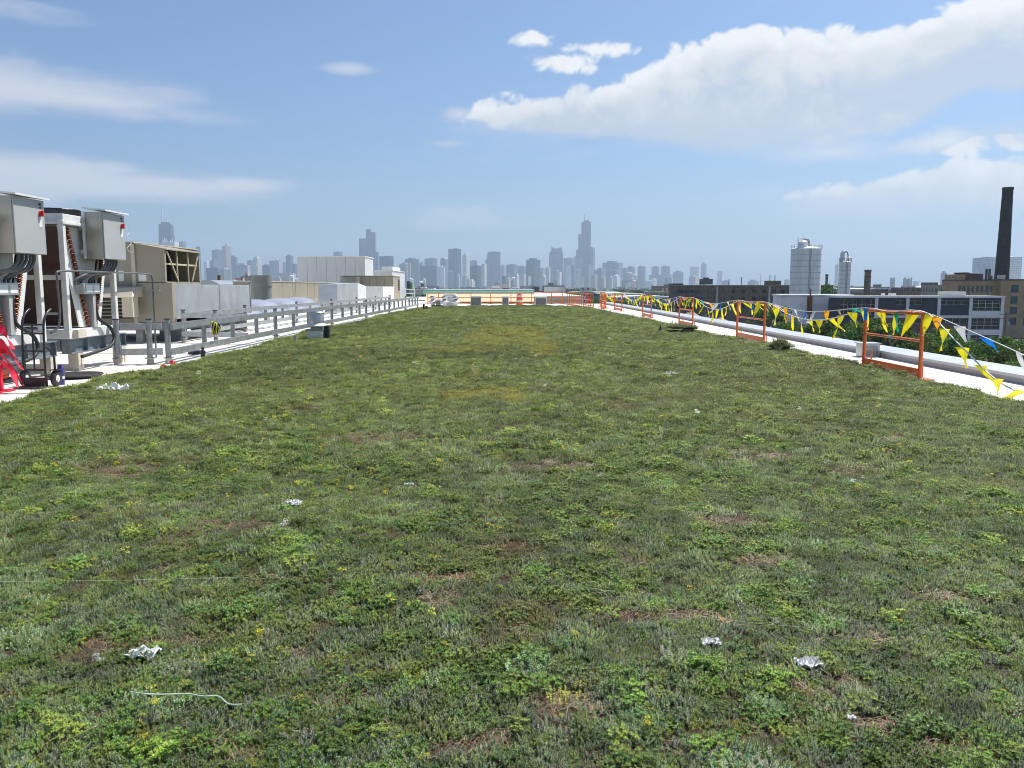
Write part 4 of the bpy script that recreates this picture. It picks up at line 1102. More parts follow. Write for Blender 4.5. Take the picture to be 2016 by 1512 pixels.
for i in range(9):
    for j in range(5): mb.v.append((c_.x + i * .09, c_.y + (j - 2) * .09, .12 + rr.uniform(0, .10) + (.16 if (i == 1 and j == 2) else 0)))
for i in range(8):
    for j in range(4): mb.f.append((i * 5 + j, (i + 1) * 5 + j, (i + 1) * 5 + j + 1, i * 5 + j + 1))
o = mb.build('torn_fabric', M_BLACK, org=(c_.x, c_.y, .1)); sm = o.modifiers.new('thick', 'SOLIDIFY'); sm.thickness = .012
tag(o, 'crumpled black fabric lying in the sedum beside the raised tray', 'fabric')
p = gp(1536, 692, .09)
t = thing('sedum_tray', 'rounded mound of sedum in a black saucer at the bed edge', 'plant tray', (p.x, p.y, .08))
MB().lathe((p.x, p.y, 0), [(.13, .05), (.13, .15), (.2, .18), (.25, .2), (.26, .22), (.15, .22)], 20).build('saucer', M_BLACK, t, smooth='auto')
patch_plants('plants', t, p.x, p.y, .20, .27, .27, 80, 1.1, .12)
M_CRUMP = mat('white_plastic', (0.70, 0.70, 0.68), 0.9, var=.08, vscale=30, spec=.1)
def crumple(px, py, size, label, seed, name='paper_scrap', z=.13):
    p = gp(px, py, z); r = random.Random(seed); mb = MB(); n1 = 12; h_ = (n1 - 1) / 2
    for i in range(n1):
        for j in range(n1):
            q = 1 - .3 * (abs(i - h_) + abs(j - h_)) / h_
            mb.v.append((p.x + (i - h_) / (n1 - 1) * size + r.uniform(-.05, .05) * size, p.y + (j - h_) / (n1 - 1) * size * .7 + r.uniform(-.05, .05) * size, z - .012 + (r.uniform(-.05, .2) + .16 * math.sin(i * 1.1 + seed) * math.sin(j * .9 + seed * 2)) * size * q))
    for i in range(n1 - 1):
        for j in range(n1 - 1): mb.f.append((i * n1 + j, (i + 1) * n1 + j, (i + 1) * n1 + j + 1, i * n1 + j + 1))
    o = mb.build(name, M_CRUMP, org=(p.x, p.y, z)); sm = o.modifiers.new('thick', 'SOLIDIFY'); sm.thickness = .003
    return tag(o, label, 'litter')
crumple(282, 1281, .115, 'crumpled white plastic scrap lying on the brown bare patch', 1)
crumple(1592, 1300, .10, 'torn white scrap caught in sedum beside a dark hollow', 2)
crumple(1400, 1258, .075, 'pale grey scrap at the edge of a brown worn patch', 3)
crumple(805, 950, .07, 'small white scrap among yellow flowers in the middle of the bed', 4)
crumple(575, 987, .12, 'pale dry plant scrap lying flat among the sedum', 5)
crumple(1322, 735, .2, 'whitish scrap in the sedum below the raised tray', 6)
crumple(1676, 1405, .03, 'tiny white chip in the sedum below the torn scrap', 7)
crumple(225, 767, .5, 'flat white sheet scrap at the left edge of the bed', 8, z=.10)
crumple(1010, 705, .15, 'white flowery scrap near the yellowed trays', 9)
cp = [gp(x, y, .15) for x, y in ((256, 1362), (285, 1370), (320, 1366), (368, 1362), (400, 1373), (430, 1374), (450, 1383), (476, 1384))]
tag(MB().tube(smooth_path([c + Vector((0, 0, .008 * math.sin(i * 1.7))) for i, c in enumerate(cp)], 4), .0022, 6).build('plastic_strap', mat('strap_pale', (.62, .70, .58), .4), org=tuple(cp[0])), 'long pale curved plastic strap lying across the sedum', 'strap')
for k, (pts_, l) in enumerate((([(0, 1145), (250, 1142), (480, 1136)], 'fine taut string crossing the sedum above the bare patch'), ([(1340, 1195), (1450, 1222), (1600, 1236)], 'fine loose thread over the sedum near the grey scrap'))):
    cp = [gp(x, y, .15) for x, y in pts_]
    tag(MB().tube(smooth_path(cp, 6), .0005, 4).build('string', M_LABEL, org=tuple(cp[0])), l, 'string')
# ---------------------------------------------------------------- the far end of the roof
def far_vent(px, Y, label):
    x = at(px, 600, Y).x
    t = thing('turbine_vent', label, 'vent', (x, Y, 0), 'white vents at the far end of the roof')
    MB().lathe((x, Y, 0), [(.16, 0), (.16, .34)], 14).build('stack', M_WHITE, t)
    MB().lathe((x, Y, 0), [(.34, .35), (.36, .40), (.2, .5), (.14, .55)], 18).build('skirt', M_WHITE, t, smooth='auto')
    MB().lathe((x, Y, 0), [(.14, .56), (.24, .63), (.26, .72), (.2, .82), (.05, .86)], 18).build('head', M_STAIN, t, smooth='auto')
far_vent(852, 66, 'white mushroom vent furthest from the tall white cabinet')
far_vent(875, 65, 'white mushroom vent just before the tall white cabinet')
far_vent(897, 64.5, 'white mushroom vent overlapping the far side of the white cabinet')
def far_ac(px, Y, w, d, h, label, slats=9):
    x = at(px, 600, Y).x
    t = thing('ac_unit', label, 'ac unit', (x, Y, 0), 'air conditioners at the far end of the roof')
    MB().box(x - w / 2 + .03, x + w / 2 - .03, Y + .03, Y + d, .12, h).build('body', M_GALVD, t)
    MB().box(x - w / 2 - .02, x + w / 2 + .02, Y - .02, Y + d + .04, h + .002, h + .08).build('top', M_WHITE, t)
    for k in range(slats):
        z = .18 + (h - .25) * k / slats
        MB().box(x - w / 2 + .06, x + w / 2 - .06, Y, Y + .028, z, z + .045).build('louvre_slat', mat('dark_slat', (.16, .17, .15), .6), t)
    for s in (-1, 1): MB().box(x + s * (w / 2 - .02) - .02, x + s * (w / 2 - .02) + .02, Y - .004, Y + .03, .1, h).build('post', M_WHITE, t)
    MB().box(x - w / 2 - .3, x + w / 2 + .35, Y + .1, Y + d - .1, 0, .11).build('skid', M_BLACK, t)
far_ac(863, 65.5, .42, .7, .5, 'small dark air conditioner between two white mushroom vents', 5)
far_ac(937, 64, .85, .9, .78, 'louvred air conditioner standing alone right of the white cabinet', 9)
far_ac(995, 66, .55, .8, .74, 'narrow louvred air conditioner beside the orange traffic drum', 8)
far_ac(1065, 66, .95, 1.1, .72, 'wide louvred air conditioner between the drum and orange railing', 8)
x = at(885, 600, 68).x
t = thing('vent_cabinet', 'tall white vent cabinet behind the mushroom vents', 'cabinet', (x, 68, 0))
MB().box(x - .5, x + .5, 68, 69, .0, .85).build('body', M_WHITE, t, bevel=.02)
MB().slab([(x - .55, .86), (x + .55, .86), (x + .45, 1.0), (x - .45, 1.0)], 'y', 67.95, 69.05).build('hood', M_WHITE, t)
for k in range(5): MB().box(x - .4, x + .4, 67.97, 67.998, .15 + .13 * k, .2 + .13 * k).build('louvre_slat', M_GALV, t)
x = at(1023, 600, 66.5).x
drum(x, 66.5, 'orange traffic drum with white band at the far end of the roof')
def orange_rail(label, pts):
    t = thing('orange_railing', label, 'railing', (pts[0][0], pts[0][1], 0))
    for x, y in pts:
        p_ = MB().box(x - .035, x + .035, y - .035, y + .035, .0, 1.1).build('post', M_ORP, t)
        MB().box(x - .25, x + .25, y - .2, y + .2, .002, .03).build('base_plate', M_ORP, p_)
    for a, b_ in zip(pts, pts[1:]):
        for z in (1.07, .6, .2): MB().bar((a[0], a[1], z), (b_[0], b_[1], z), .05, .06).build('rail', M_ORP, t)
xs_ = [at(px, 590, 75).x for px in (842, 863, 927, 966, 1006, 1047, 1086, 1108)]
orange_rail('orange railing across the far end in front of the peach wall', [(x, 75.2) for x in xs_])
orange_rail('long orange railing of many close posts at the far corner', [(5.05 + .07 * k, 74.5 - 1.25 * k) for k in range(13)])
orange_rail('short orange railing bay beside the white strip at the far corner', [(6.4, 58.6), (6.9, 60.5), (6.95, 62)])
# handrail with black bracket left of the peach wall
t = thing('access_ladder', 'white roof access ladder cage beside the far guard rail', 'ladder', (-9.2, 72, 0))
for s in (0, .8): MB().tube([(-9.3 + s, 71.8, 0), (-9.3 + s, 71.8, 1.5)], .035, 8).build('stile', M_WHITE, t)
for k in range(4): MB().tube([(-9.3, 71.8, .3 + .35 * k), (-8.5, 71.8, .3 + .35 * k)], .03, 8).build('rung', M_WHITE, t)
# peach block with the green roof edge
M_PEACH = mat('peach_stucco', (0.72, 0.48, 0.30), 0.8, var=.06, vscale=.6)
M_TEAL = mat('green_metal', (0.09, 0.27, 0.20), 0.5, var=.1, vscale=1)
M_GLASS = mat('dark_glass', (0.022, 0.028, 0.033), 0.12, var=.3, vscale=.7)
a, b_ = at(845, 590, 92), at(1047, 590, 92); zt = at(900, 571, 92).z; zg = at(900, 579, 92).z
t = thing('peach_building', 'long peach building with green metal roof edge past the orange railing', 'building', ((a.x + b_.x) / 2, 92, GZ))
zl = at(900, 595, 89.7).z
MB().box(a.x, b_.x, 90.05, 104, GZ, zl - .02).build('wall', M_PEACH, t)
MB().hexa([(a.x - .3, 89.7, zl), (b_.x + .2, 89.7, zl), (b_.x + .2, 92.2, zl), (a.x - .3, 92.2, zl), (a.x - .3, 89.7, zl + .05), (b_.x + .2, 89.7, zl + .05), (b_.x + .2, 92.2, zg), (a.x - .3, 92.2, zg)]).build('lower_roof', M_PEACH, t)
MB().hexa([(a.x - .6, 92.25, zg - .03), (b_.x + .3, 92.25, zg - .03), (b_.x + .3, 104.3, zg - .03), (a.x - .6, 104.3, zg - .03), (a.x - .6, 93.1, zt), (b_.x + .3, 93.1, zt), (b_.x + .3, 104.3, zt), (a.x - .6, 104.3, zt)]).build('roof_edge', M_TEAL, t)
MB().box(a.x - .65, b_.x + .35, 93.05, 104.35, zt + .002, zt + .06).build('roof', M_WHITE, t)
MB().box(a.x - 2.2, a.x - .62, 91.9, 98, zg - .05, zt + .08).build('dark_bay', M_STEEL, t)
for px in (900, 955, 1000): 
    q = at(px, 584, 92); MB().box(q.x - .05, q.x + .05, 89.9, 90.04, GZ, zl - .03).build('downpipe', M_PEACH, t)
q0, q1 = at(1038, 580, 92), at(1046, 580, 92)
MB().box(q0.x, q1.x, 89.98, 90.045, zl - 1.6, zl - .4).build('window', M_GLASS, t)
# pale low building just right of it
a, b_ = at(1048, 585, 110), at(1150, 585, 110); zt = at(1090, 583, 110).z
t = thing('cream_building', 'low cream building with flat parapet beside the green roof edge', 'building', ((a.x + b_.x) / 2, 110, GZ))
MB().box(a.x, b_.x, 110, 185, GZ, zt - .5).build('wall', mat('cream_wall', (.7, .62, .5), .8, var=.08, vscale=.4), t)
MB().box(a.x - .1, b_.x + .1, 109.8, 185.3, zt - .498, zt).build('parapet', mat('cream_cap', (.74, .66, .55), .8), t)
q0 = at(1075, 575, 160)
MB().box(q0.x, q0.x + 4, 163, 170, zt + .002, zt + 1.2).build('roof_box', M_PENT, t)
# ---------------------------------------------------------------- the works and street right of the roof
def front_wall(x0, x1, z0, z1, Y, holes, depth=.3, D=12.0):
    """a block whose front (towards -Y) has real openings; returns the mesh builder"""
    xs = sorted({x0, x1, *[h[0] for h in holes], *[h[1] for h in holes]}); zs = sorted({z0, z1, *[h[2] for h in holes], *[h[3] for h in holes]})
    mb = MB()
    for i in range(len(xs) - 1):
        for j in range(len(zs) - 1):
            cx, cz = (xs[i] + xs[i + 1]) / 2, (zs[j] + zs[j + 1]) / 2
            if any(h[0] < cx < h[1] and h[2] < cz < h[3] for h in holes): continue
            mb.add([(xs[i], Y, zs[j]), (xs[i + 1], Y, zs[j]), (xs[i + 1], Y, zs[j + 1]), (xs[i], Y, zs[j + 1])], [(0, 1, 2, 3)])
    for a, b_, c, d in holes:
        q = Y + depth
        mb.add([(a, Y, c), (b_, Y, c), (b_, Y, d), (a, Y, d), (a, q, c), (b_, q, c), (b_, q, d), (a, q, d)], [(0, 4, 5, 1), (1, 5, 6, 2), (2, 6, 7, 3), (3, 7, 4, 0)])
    mb.add([(x0, Y, z0), (x1, Y, z0), (x1, Y + D, z0), (x0, Y + D, z0), (x0, Y, z1), (x1, Y, z1), (x1, Y + D, z1), (x0, Y + D, z1)], [(4, 5, 6, 7), (1, 2, 6, 5), (2, 3, 7, 6), (3, 0, 4, 7)])
    return mb
def window(parent, h, Y, nx, nz, mf, mg, depth=.22, bar=.09):
    """frame bars in an opening with one pane per cell"""
    a, b_, c, d = h; q = Y + depth - .1; mb = MB()
    for k in range(nx + 1):
        x = a + (b_ - a) * k / nx; x = min(max(x, a + bar / 2), b_ - bar / 2); mb.box(x - bar / 2, x + bar / 2, q, q + .08, c, d)
    for k in range(nz + 1):
        z = c + (d - c) * k / nz; z = min(max(z, c + bar / 2), d - bar / 2); mb.box(a, b_, q + .004, q + .076, z - bar / 2, z + bar / 2)
    w = mb.build('window', mf, parent)
    for i in range(nx):
        for j in range(nz):
            xa, xb = a + (b_ - a) * i / nx + bar / 2, a + (b_ - a) * (i + 1) / nx - bar / 2; za, zb = c + (d - c) * j / nz + bar / 2, c + (d - c) * (j + 1) / nz - bar / 2
            t_ = rw.uniform(-.02, .02)
            MB().add([(xa, q + .05 + t_, za), (xb, q + .05 - t_, za), (xb, q + .05 - t_, zb), (xa, q + .05 + t_, zb)], [(0, 1, 2, 3)]).build('pane', mg, w)
    return w
rw = random.Random(2)
def zat(py, Y): return at(1000, py, Y).z
def xat(px, Y): return at(px, 570, Y).x
def add_rail(t, x0, x1, Y, z): MB().box(x0, x1, Y, Y + .05, z, z + .06).build('handrail', M_GALVD, t)

M_BRICKD = mat('dark_brick', (0.14, 0.105, 0.08), 0.9, var=.35, vscale=.9, stain=(.05, .04, .035), stain_amt=.8, stain_scale=.25)
M_BRICKT = mat('tan_brick', (0.40, 0.27, 0.16), 0.9, var=.12, vscale=.8, stain=(.26, .18, .11), stain_amt=.5, stain_scale=.3)
M_NAVY = mat('navy_panel', (0.032, 0.040, 0.062), 0.55, var=.12, vscale=.5)
M_BROWNP = mat('brown_brick_panel', (0.15, 0.10, 0.075), 0.9, var=.15, vscale=1.5)
M_FRAMEW = mat('white_frame', (0.72, 0.73, 0.74), 0.6, var=.06, vscale=.5)
M_GLASSG = mat('green_dark_glass', (0.028, 0.036, 0.032), 0.10, var=.35, vscale=.5)
M_GLASSB = mat('blue_glass', (0.03, 0.065, 0.10), 0.2, var=.25, vscale=.5)
M_ROOFG = mat('tar_roof', (0.10, 0.10, 0.10), 0.9, var=.2)
M_SILO = mat('silo_white', (0.82, 0.82, 0.81), 0.5, var=.04, vscale=.4, stain=(.42, .40, .37), stain_amt=.3, stain_scale=.55, stretch=(1, 1, .16))

# navy and white three-storey building
Y = 165.0
xs_ = [xat(p, Y) for p in (1655, 1726.5, 1788, 1850, 1912.6, 1975)]
z_top, z_1, z_1b, z_2, z_2b = zat(583, Y), zat(621, Y), zat(625.5, Y), zat(656.5, Y), zat(659.5, Y)
t = thing('office_building', 'three-storey navy and white building with ribbon windows past the trees', 'building', ((xs_[0] + xs_[5]) / 2, Y, GZ))
cw = .62
holes = []; wins = []
L0, L1, L2, L3, L4, L5 = xs_
def zz(p): return zat(p, Y)
wins.append(((L1 + (L2 - L1) * .62, L2 - cw / 2, zz(600.5), zz(591)), 2, 1)); wins.append(((L2 + cw / 2, L2 + (L3 - L2) * .48, zz(600.5), zz(591)), 2, 1)); wins.append(((L3 + cw / 2, L4 - cw / 2, zz(600.5), zz(591)), 4, 1))
wins.append(((L4 + cw / 2, L5 - cw / 2, zz(612), zz(591)), 4, 3))
wins.append(((L3 + cw / 2, L4 - cw / 2, zz(636.5), zz(627)), 4, 1)); wins.append(((L2 + cw / 2, L3 - cw / 2, zz(636.5), zz(627)), 4, 1))
wins.append(((L4 + cw / 2, L5 - cw / 2, zz(648.5), zz(627)), 4, 3)); wins.append(((L4 + cw / 2, L5 - cw / 2, zz(673), zz(661)), 4, 2))
wins.append(((L1 + cw / 2, L2 - cw / 2, zz(673), zz(662)), 4, 1)); wins.append(((L2 + cw / 2, L3 - cw / 2, zz(673), zz(662)), 4, 1)); wins.append(((L3 + cw / 2, L4 - cw / 2, zz(673), zz(662)), 4, 1))
for k in range(4):
    xa = L0 + (L1 - L0) * k / 4; xb = L0 + (L1 - L0) * (k + 1) / 4
    wins.append(((xa + .12, xb - .12, zz(620), zz(590)), 2, 3))
holes = [w[0] for w in wins]
front_wall(L0, L5, GZ, z_top - .35, Y, holes, .45, 6).build('wall', M_NAVY, t)
for h, nx, nz in wins: window(t, h, Y, nx, nz, M_FRAMEW, M_GLASSG, .4, .055)
MB().box(L0 - .1, L5 + .3, Y - .5, Y + 6.1, z_top - .348, z_top).build('roof_fascia', M_FRAMEW, t)
MB().box(L0 + .4, L5 - .2, Y - .1, Y + 5.9, z_top + .004, z_top + .03).build('roof', m_roof, t)
for k, x in enumerate(xs_[1:]): MB().box(x - cw / 2, x + cw / 2, Y - .22, Y - .003, GZ, z_top - .35).build('column', M_FRAMEW, t)
for za, zb in ((z_1b, z_1), (z_2b, z_2)):
    for k in range(1, 5): MB().box(xs_[k] + cw / 2 + .004, xs_[k + 1] - cw / 2 - .004, Y - .14, Y - .006, za, zb).build('floor_band', M_FRAMEW, t)
MB().box(L4 + cw / 2 + .004, L5 - cw / 2 - .004, Y - .10, Y - .006, z_1 + .01, zz(612.5)).build('spandrel', M_FRAMEW, t)
MB().box(L4 + cw / 2 + .004, L5 - cw / 2 - .004, Y - .10, Y - .006, z_2 + .01, zz(649)).build('spandrel', M_FRAMEW, t)
for k in (1, 2, 3): MB().box(xs_[k] + cw / 2 + .004, xs_[k + 1] - cw / 2 - .004, Y - .06, Y - .005, z_2 + .01, zz(637.5)).build('brick_panel', M_BROWNP, t)
MB().box(L1 + cw / 2 + .004, L2 - cw / 2 - .004, Y - .065, Y - .061, z_2 + .01, z_1b - .01).build('brick_panel', M_BROWNP, t)
q0, q1 = xat(1862, Y + 2), xat(1902, Y + 2)
MB().box(q0, q1, Y + 2, Y + 5, z_top + .03, zat(574, Y + 2)).build('roof_cabin', M_PENT, t)
for px in (1738, 1752, 1760): MB().box(xat(px, Y + 3), xat(px, Y + 3) + .5, Y + 3, Y + 3.6, z_top + .03, z_top + .55).build('roof_vent', M_WHITE, t)

# white warehouse in front of the silos
Y = 178.0
a, m_, b_ = xat(1526, Y), xat(1538, Y - 6), xat(1657, Y); zt = zat(582.5, Y)
t = thing('warehouse', 'plain white warehouse block with a rusty corner beneath the silos', 'building', ((a + b_) / 2, Y, GZ))
M_WARE = mat('white_render', (0.80, 0.80, 0.80), 0.75, var=.04, vscale=.3, stain=(.5, .5, .5), stain_amt=.5, stain_scale=.2)
MB().prism([(m_, Y - 6), (b_, Y - 6), (b_, Y + 5), (a + 1.2, Y + 5), (a, Y)], GZ, zt).build('wall', M_WARE, t)
MB().prism([(m_ - .2, Y - 6.25), (b_ + .2, Y - 6.25), (b_ + .2, Y + 5.2), (a + 1, Y + 5.2), (a - .25, Y - .1)], zt + .003, zt + .35).build('parapet', M_FRAMEW, t)
xr = xat(1594.5, Y - 6); MB().box(xr - .5, xr + .6, Y - 6.1, Y - 6.004, zt - 3.6, zt - .02).build('rusty_chute', mat('rust', (.24, .10, .05), .9, var=.4, vscale=2), t)
MB().lathe((xr, Y - 6.4, 0), [(.15, zt - 6), (.15, zt + 1.6)], 8).build('stand_pipe', mat('rust', (.24, .10, .05)), t)
xd0, xd1 = xat(1598, Y - 6), xat(1655, Y - 6)
MB().box(xd0, xd1, Y - 6.3, Y - 6.006, zt - 8, zt - 5.2).build('dark_dock', M_BROWNP, t)

def silo(px0, px1, ytop, Y, base, label, top):
    r_ = (xat(px1, Y) - xat(px0, Y)) / 2; x = (xat(px0, Y) + xat(px1, Y)) / 2; zt = zat(ytop, Y)
    t = thing('silo', label, 'silo', (x, Y, GZ))
    n_ = 8; zb = base
    MB().lathe((x, Y, 0), [(r_ * .99, GZ), (r_ * .99, zb - .002)], 32).build('skirt', M_SILO, t, smooth='auto')
    for k in range(n_):
        z0, z1 = zb + (zt - zb) * k / n_, zb + (zt - zb) * (k + 1) / n_
        MB().lathe((x, Y, 0), [(r_, z0 + .04), (r_, z1 - .05), (r_ * .985, z1 - .03)], 40).build('ring_plate', M_SILO, t, smooth='auto')
        MB().lathe((x, Y, 0), [(r_ * .99, z0 - .03), (r_ * .99, z0 + .04)], 40).build('seam', M_GALVD, t)
    MB().lathe((x, Y, 0), [(r_ * 1.0, zt), (r_ * .6, zt + r_ * .12), (.1, zt + r_ * .2)], 32).build('roof', M_SILO, t, smooth='auto')
    rl = MB(); nr = 18
    for k in range(nr):
        a_ = 6.2832 * k / nr; rl.tube([(x + r_ * math.cos(a_), Y + r_ * math.sin(a_), zt), (x + r_ * math.cos(a_), Y + r_ * math.sin(a_), zt + 1.1)], .04, 4)
    for zq in (.55, 1.1): rl.tube([(x + r_ * math.cos(q), Y + r_ * math.sin(q), zt + zq) for q in np.linspace(0, 6.2832, 28, endpoint=False)], .04, 4, closed=True)
    rl.build('handrail', M_GALVD, t)
    # ladder down the front
    ld = MB(); lx = x - r_ * .08; ly = Y - r_ - .12
    for s in (-.22, .22): ld.tube([(lx + s, ly, zb), (lx + s, ly, zt + 1)], .05, 4)
    for k in range(24): ld.tube([(lx - .22, ly, zb + (zt - zb) * k / 24), (lx + .22, ly, zb + (zt - zb) * k / 24)], .03, 4)
    ld.build('ladder', M_GALVD, t)
    top(t, x, Y, zt, r_)
    return t
def big_top(t, x, Y, zt, r_):
    hx = x - r_ * .35; H = zat(470, Y) - zt
    MB().lathe((hx, Y - 1, 0), [(r_ * .32, zt + .3), (r_ * .32, zt + H * .62), (r_ * .18, zt + H * .8)], 16).build('filter_house', M_SILO, t, smooth='auto')
    MB().tube(smooth_path([(hx + .2, Y - 1, zt + H * .78), (hx + .8, Y - 1, zt + H * .95), (hx + 1.7, Y - 1, zt + H * .8), (hx + 1.9, Y - 1, zt + H * .3), (hx + 1.9, Y - 1, zt)], 4), .3, 10).build('elbow_pipe', M_GALV, t, smooth=True)
    pl = MB()
    for k in range(6):
        a_ = k * 1.047; pl.tube([(hx + 1.5 * math.cos(a_), Y - 1 + 1.5 * math.sin(a_), zt + H * .62), (hx + 1.5 * math.cos(a_), Y - 1 + 1.5 * math.sin(a_), zt + H)], .045, 4)
    for zq in (.64, .82, 1.0): pl.tube([(hx + 1.5 * math.cos(q), Y - 1 + 1.5 * math.sin(q), zt + H * zq) for q in np.linspace(0, 6.28, 16, endpoint=False)], .045, 4, closed=True)
    pl.build('platform_rail', M_GALVD, t)
def small_top(t, x, Y, zt, r_):
    H = zat(494, Y) - zt
    MB().lathe((x - r_ * .5, Y, 0), [(r_ * .42, zt), (r_ * .42, zt + H * .7), (.2, zt + H)], 14).build('filter_house', M_SILO, t, smooth='auto')
    MB().lathe((x + r_ * .55, Y, 0), [(r_ * .3, zt), (r_ * .3, zt + H * .42), (.1, zt + H * .5)], 12).build('hopper', M_SILO, t, smooth='auto')
    MB().tube(smooth_path([(x - r_ * .4, Y - .5, zt + H * .8), (x, Y - .5, zt + H * .95), (x + r_ * .3, Y - .5, zt + H * .6), (x + r_ * .3, Y - .5, zt)], 4), .2, 8).build('elbow_pipe', M_GALVD, t, smooth=True)
silo(1555.5, 1613.5, 490, 245, zat(583, 245), 'big white streaked storage silo with a filter house on top', big_top)
silo(1650, 1673, 516, 240, zat(583, 240), 'slim white silo between the big silo and the brick stub chimney', small_top)

def chimney(pxb0, pxb1, pyb, pxt0, pxt1, pyt, Y, m_, label, bands=0):
    A0, A1, T0, T1 = at(pxb0, pyb, Y), at(pxb1, pyb, Y), at(pxt0, pyt, Y), at(pxt1, pyt, Y)
    x = (T0.x + T1.x) / 2; r0, r1 = (A1.x - A0.x) / 2, (T1.x - T0.x) / 2
    slope = (r0 - r1) / (T0.z - A0.z); rb = r0 + slope * (A0.z - GZ)
    t = thing('chimney', label, 'chimney', (x, Y, GZ))
    MB().lathe((x, Y, 0), [(rb, GZ), (r1, T0.z - .8)], 28).build('shaft', m_, t, smooth='auto')
    MB().lathe((x, Y, 0), [(r1 + .12, T0.z - .79), (r1 + .14, T0.z), (r1 - .35, T0.z), (r1 - .4, T0.z - 1.5)], 28).build('rim', m_, t, smooth='auto')
    for k in range(bands):
        z = A0.z + (T0.z - A0.z) * (k + .5) / bands; rr = r1 + slope * (T0.z - z) + .05
        MB().lathe((x, Y, 0), [(rr, z), (rr, z + .16)], 28).build('iron_band', M_BLACK, t)
M_CHIM = mat('sooty_brick', (0.028, 0.025, 0.022), 0.95, var=.4, vscale=.6, stain=(.05, .038, .03), stain_amt=.6, stain_scale=.3, stretch=(1, 1, .4))
M_CHIMT = mat('brown_stack', (0.19, 0.135, 0.09), 0.9, var=.3, vscale=.8)
chimney(1962.5, 1988.5, 552, 1975, 1994, 369, 262, M_CHIM, 'very tall sooty black brick chimney above the tan works', 9)
chimney(1702.5, 1715, 578, 1703, 1715, 531, 330, M_CHIMT, 'short brown banded brick chimney right of the slim silo', 5)
chimney(1625.5, 1630.5, 575, 1625.5, 1630.5, 540, 420, M_BRICKD, 'thin dark chimney between the two white silos', 2)

# dark brick factory
Y = 310.0
a, b_ = xat(1326, Y), xat(1640, Y); zt = zat(563, Y)
t = thing('brick_factory', 'long dark brown brick factory with rows of small windows', 'building', ((a + b_) / 2, Y, GZ))
holes = []
for px in (1337, 1346, 1357, 1367, 1379, 1390, 1404, 1424, 1444, 1464, 1485, 1505, 1524, 1541):
    w_ = 1.05 if px < 1400 else .75
    for py0, py1 in ((570.5, 577.5), (584, 592.5), (599, 607)):
        x = xat(px, Y); holes.append((x - w_, x + w_, zat(py1, Y), zat(py0, Y)))
front_wall(a, b_, GZ, zt, Y, holes, .5, 9).build('wall', M_BRICKD, t)
for h in holes: MB().box(h[0] + .003, h[1] - .003, Y + .3, Y + .36, h[2] + .003, h[3] - .003).build('window', M_GLASS, t)
MB().box(a - .2, b_ + .2, Y - .25, Y + 9.2, zt + .003, zt + .35).build('parapet', mat('stone_cap', (.24, .22, .2), .9), t)
q0, q1 = xat(1326, Y), xat(1345, Y); MB().box(q0 - .4, q1, Y - .2, Y + 8, zt + .36, zat(558, Y)).build('stair_head', M_BRICKD, t)
q0, q1 = xat(1517, Y), xat(1541, Y); MB().box(q0, q1, Y + 2, Y + 8, zt + .36, zat(552.5, Y)).build('stair_head', M_BRICKD, t)
q0, q1 = xat(1387, Y), xat(1408, Y); MB().box(q0, q1, Y + 4, Y + 9, zat(560, Y), zat(549, Y)).build('tank_house', M_ROOFG, t)
MB().box(q0 + 1.2, q1 - 1.2, Y + 5, Y + 8, zat(549, Y) + .002, zat(546, Y)).build('tank_cap', M_ROOFG, t)
for px, h_ in ((1443, 1.6), (1468, 2.4), (1525, 3.2), (1535, 3.0)):
    x = xat(px, Y); MB().box(x - .12, x + .12, Y + 6, Y + 6.2, zt + .3, zt + h_ + 1).build('mast', M_ROOFG, t)

# tan works on the right
Y = 236.0
a, b_, c = xat(1884, Y), xat(1962, Y), xat(2120, Y); zt = zat(553, Y)
t = thing('brick_works', 'tan brick works with arched and blue windows under the tall chimney', 'building', ((a + b_) / 2, Y, GZ))
holes = []
for k in range(8):
    px = 1888.5 + k * 8.9; holes.append((xat(px - 2.9, Y), xat(px + 2.9, Y), zat(576, Y), zat(562.5, Y)))
for k in range(8):
    px = 1888.5 + k * 8.9; holes.append((xat(px - 2.9, Y), xat(px + 2.9, Y), zat(606, Y), zat(592, Y)))
front_wall(a, b_, GZ, zt, Y, holes, .5, 8).build('wall', M_BRICKT, t)
hol2 = []
for px in (1998, 2026, 2054, 2082):
    for py in (561.5, 583.5, 604, 625): hol2.append((xat(px - 7.3, Y - 2), xat(px + 7.3, Y - 2), zat(py + 14.5, Y - 2), zat(py, Y - 2)))
front_wall(b_, c, GZ, zat(552, Y), Y - 2, hol2, .5, 10).build('wall', M_BRICKT, t)
for h in holes: MB().box(h[0] + .003, h[1] - .003, Y + .25, Y + .3, h[2] + .003, h[3] - .003).build('window', mat('grey_glass', (.10, .11, .12), .3, var=.2, vscale=.5), t)
for h in hol2: MB().box(h[0] + .003, h[1] - .003, Y - 1.8, Y - 1.74, h[2] + .003, h[3] - .003).build('window', M_GLASSB, t)
MB().box(a - .2, b_ - .004, Y - .22, Y + 8.1, zt + .002, zt + .3).box(b_, c + .2, Y - 2.2, Y + 8.1, zat(552, Y) + .004, zat(552, Y) + .35).build('cornice', M_BRICKD, t)
q0, q1 = xat(1895, Y + 3), xat(1930, Y + 3); MB().slab([(q0, zt + .3), (q1, zt + .3), (q1, zat(539, Y)), (xat(1918, Y), zat(538, Y)), (xat(1912, Y), zat(536, Y)), (xat(1902, Y), zat(536, Y)), (q0, zat(540, Y))], 'y', Y + 2, Y + 7.5).build('roof_house', mat('maroon_brick', (.10, .05, .04), .9, var=.2), t)
MB().box(xat(1885, Y), q0 - .05, Y + 1.9, Y + 7.4, zt + .3, zat(540, Y)).build('roof_block', M_BRICKT, t)
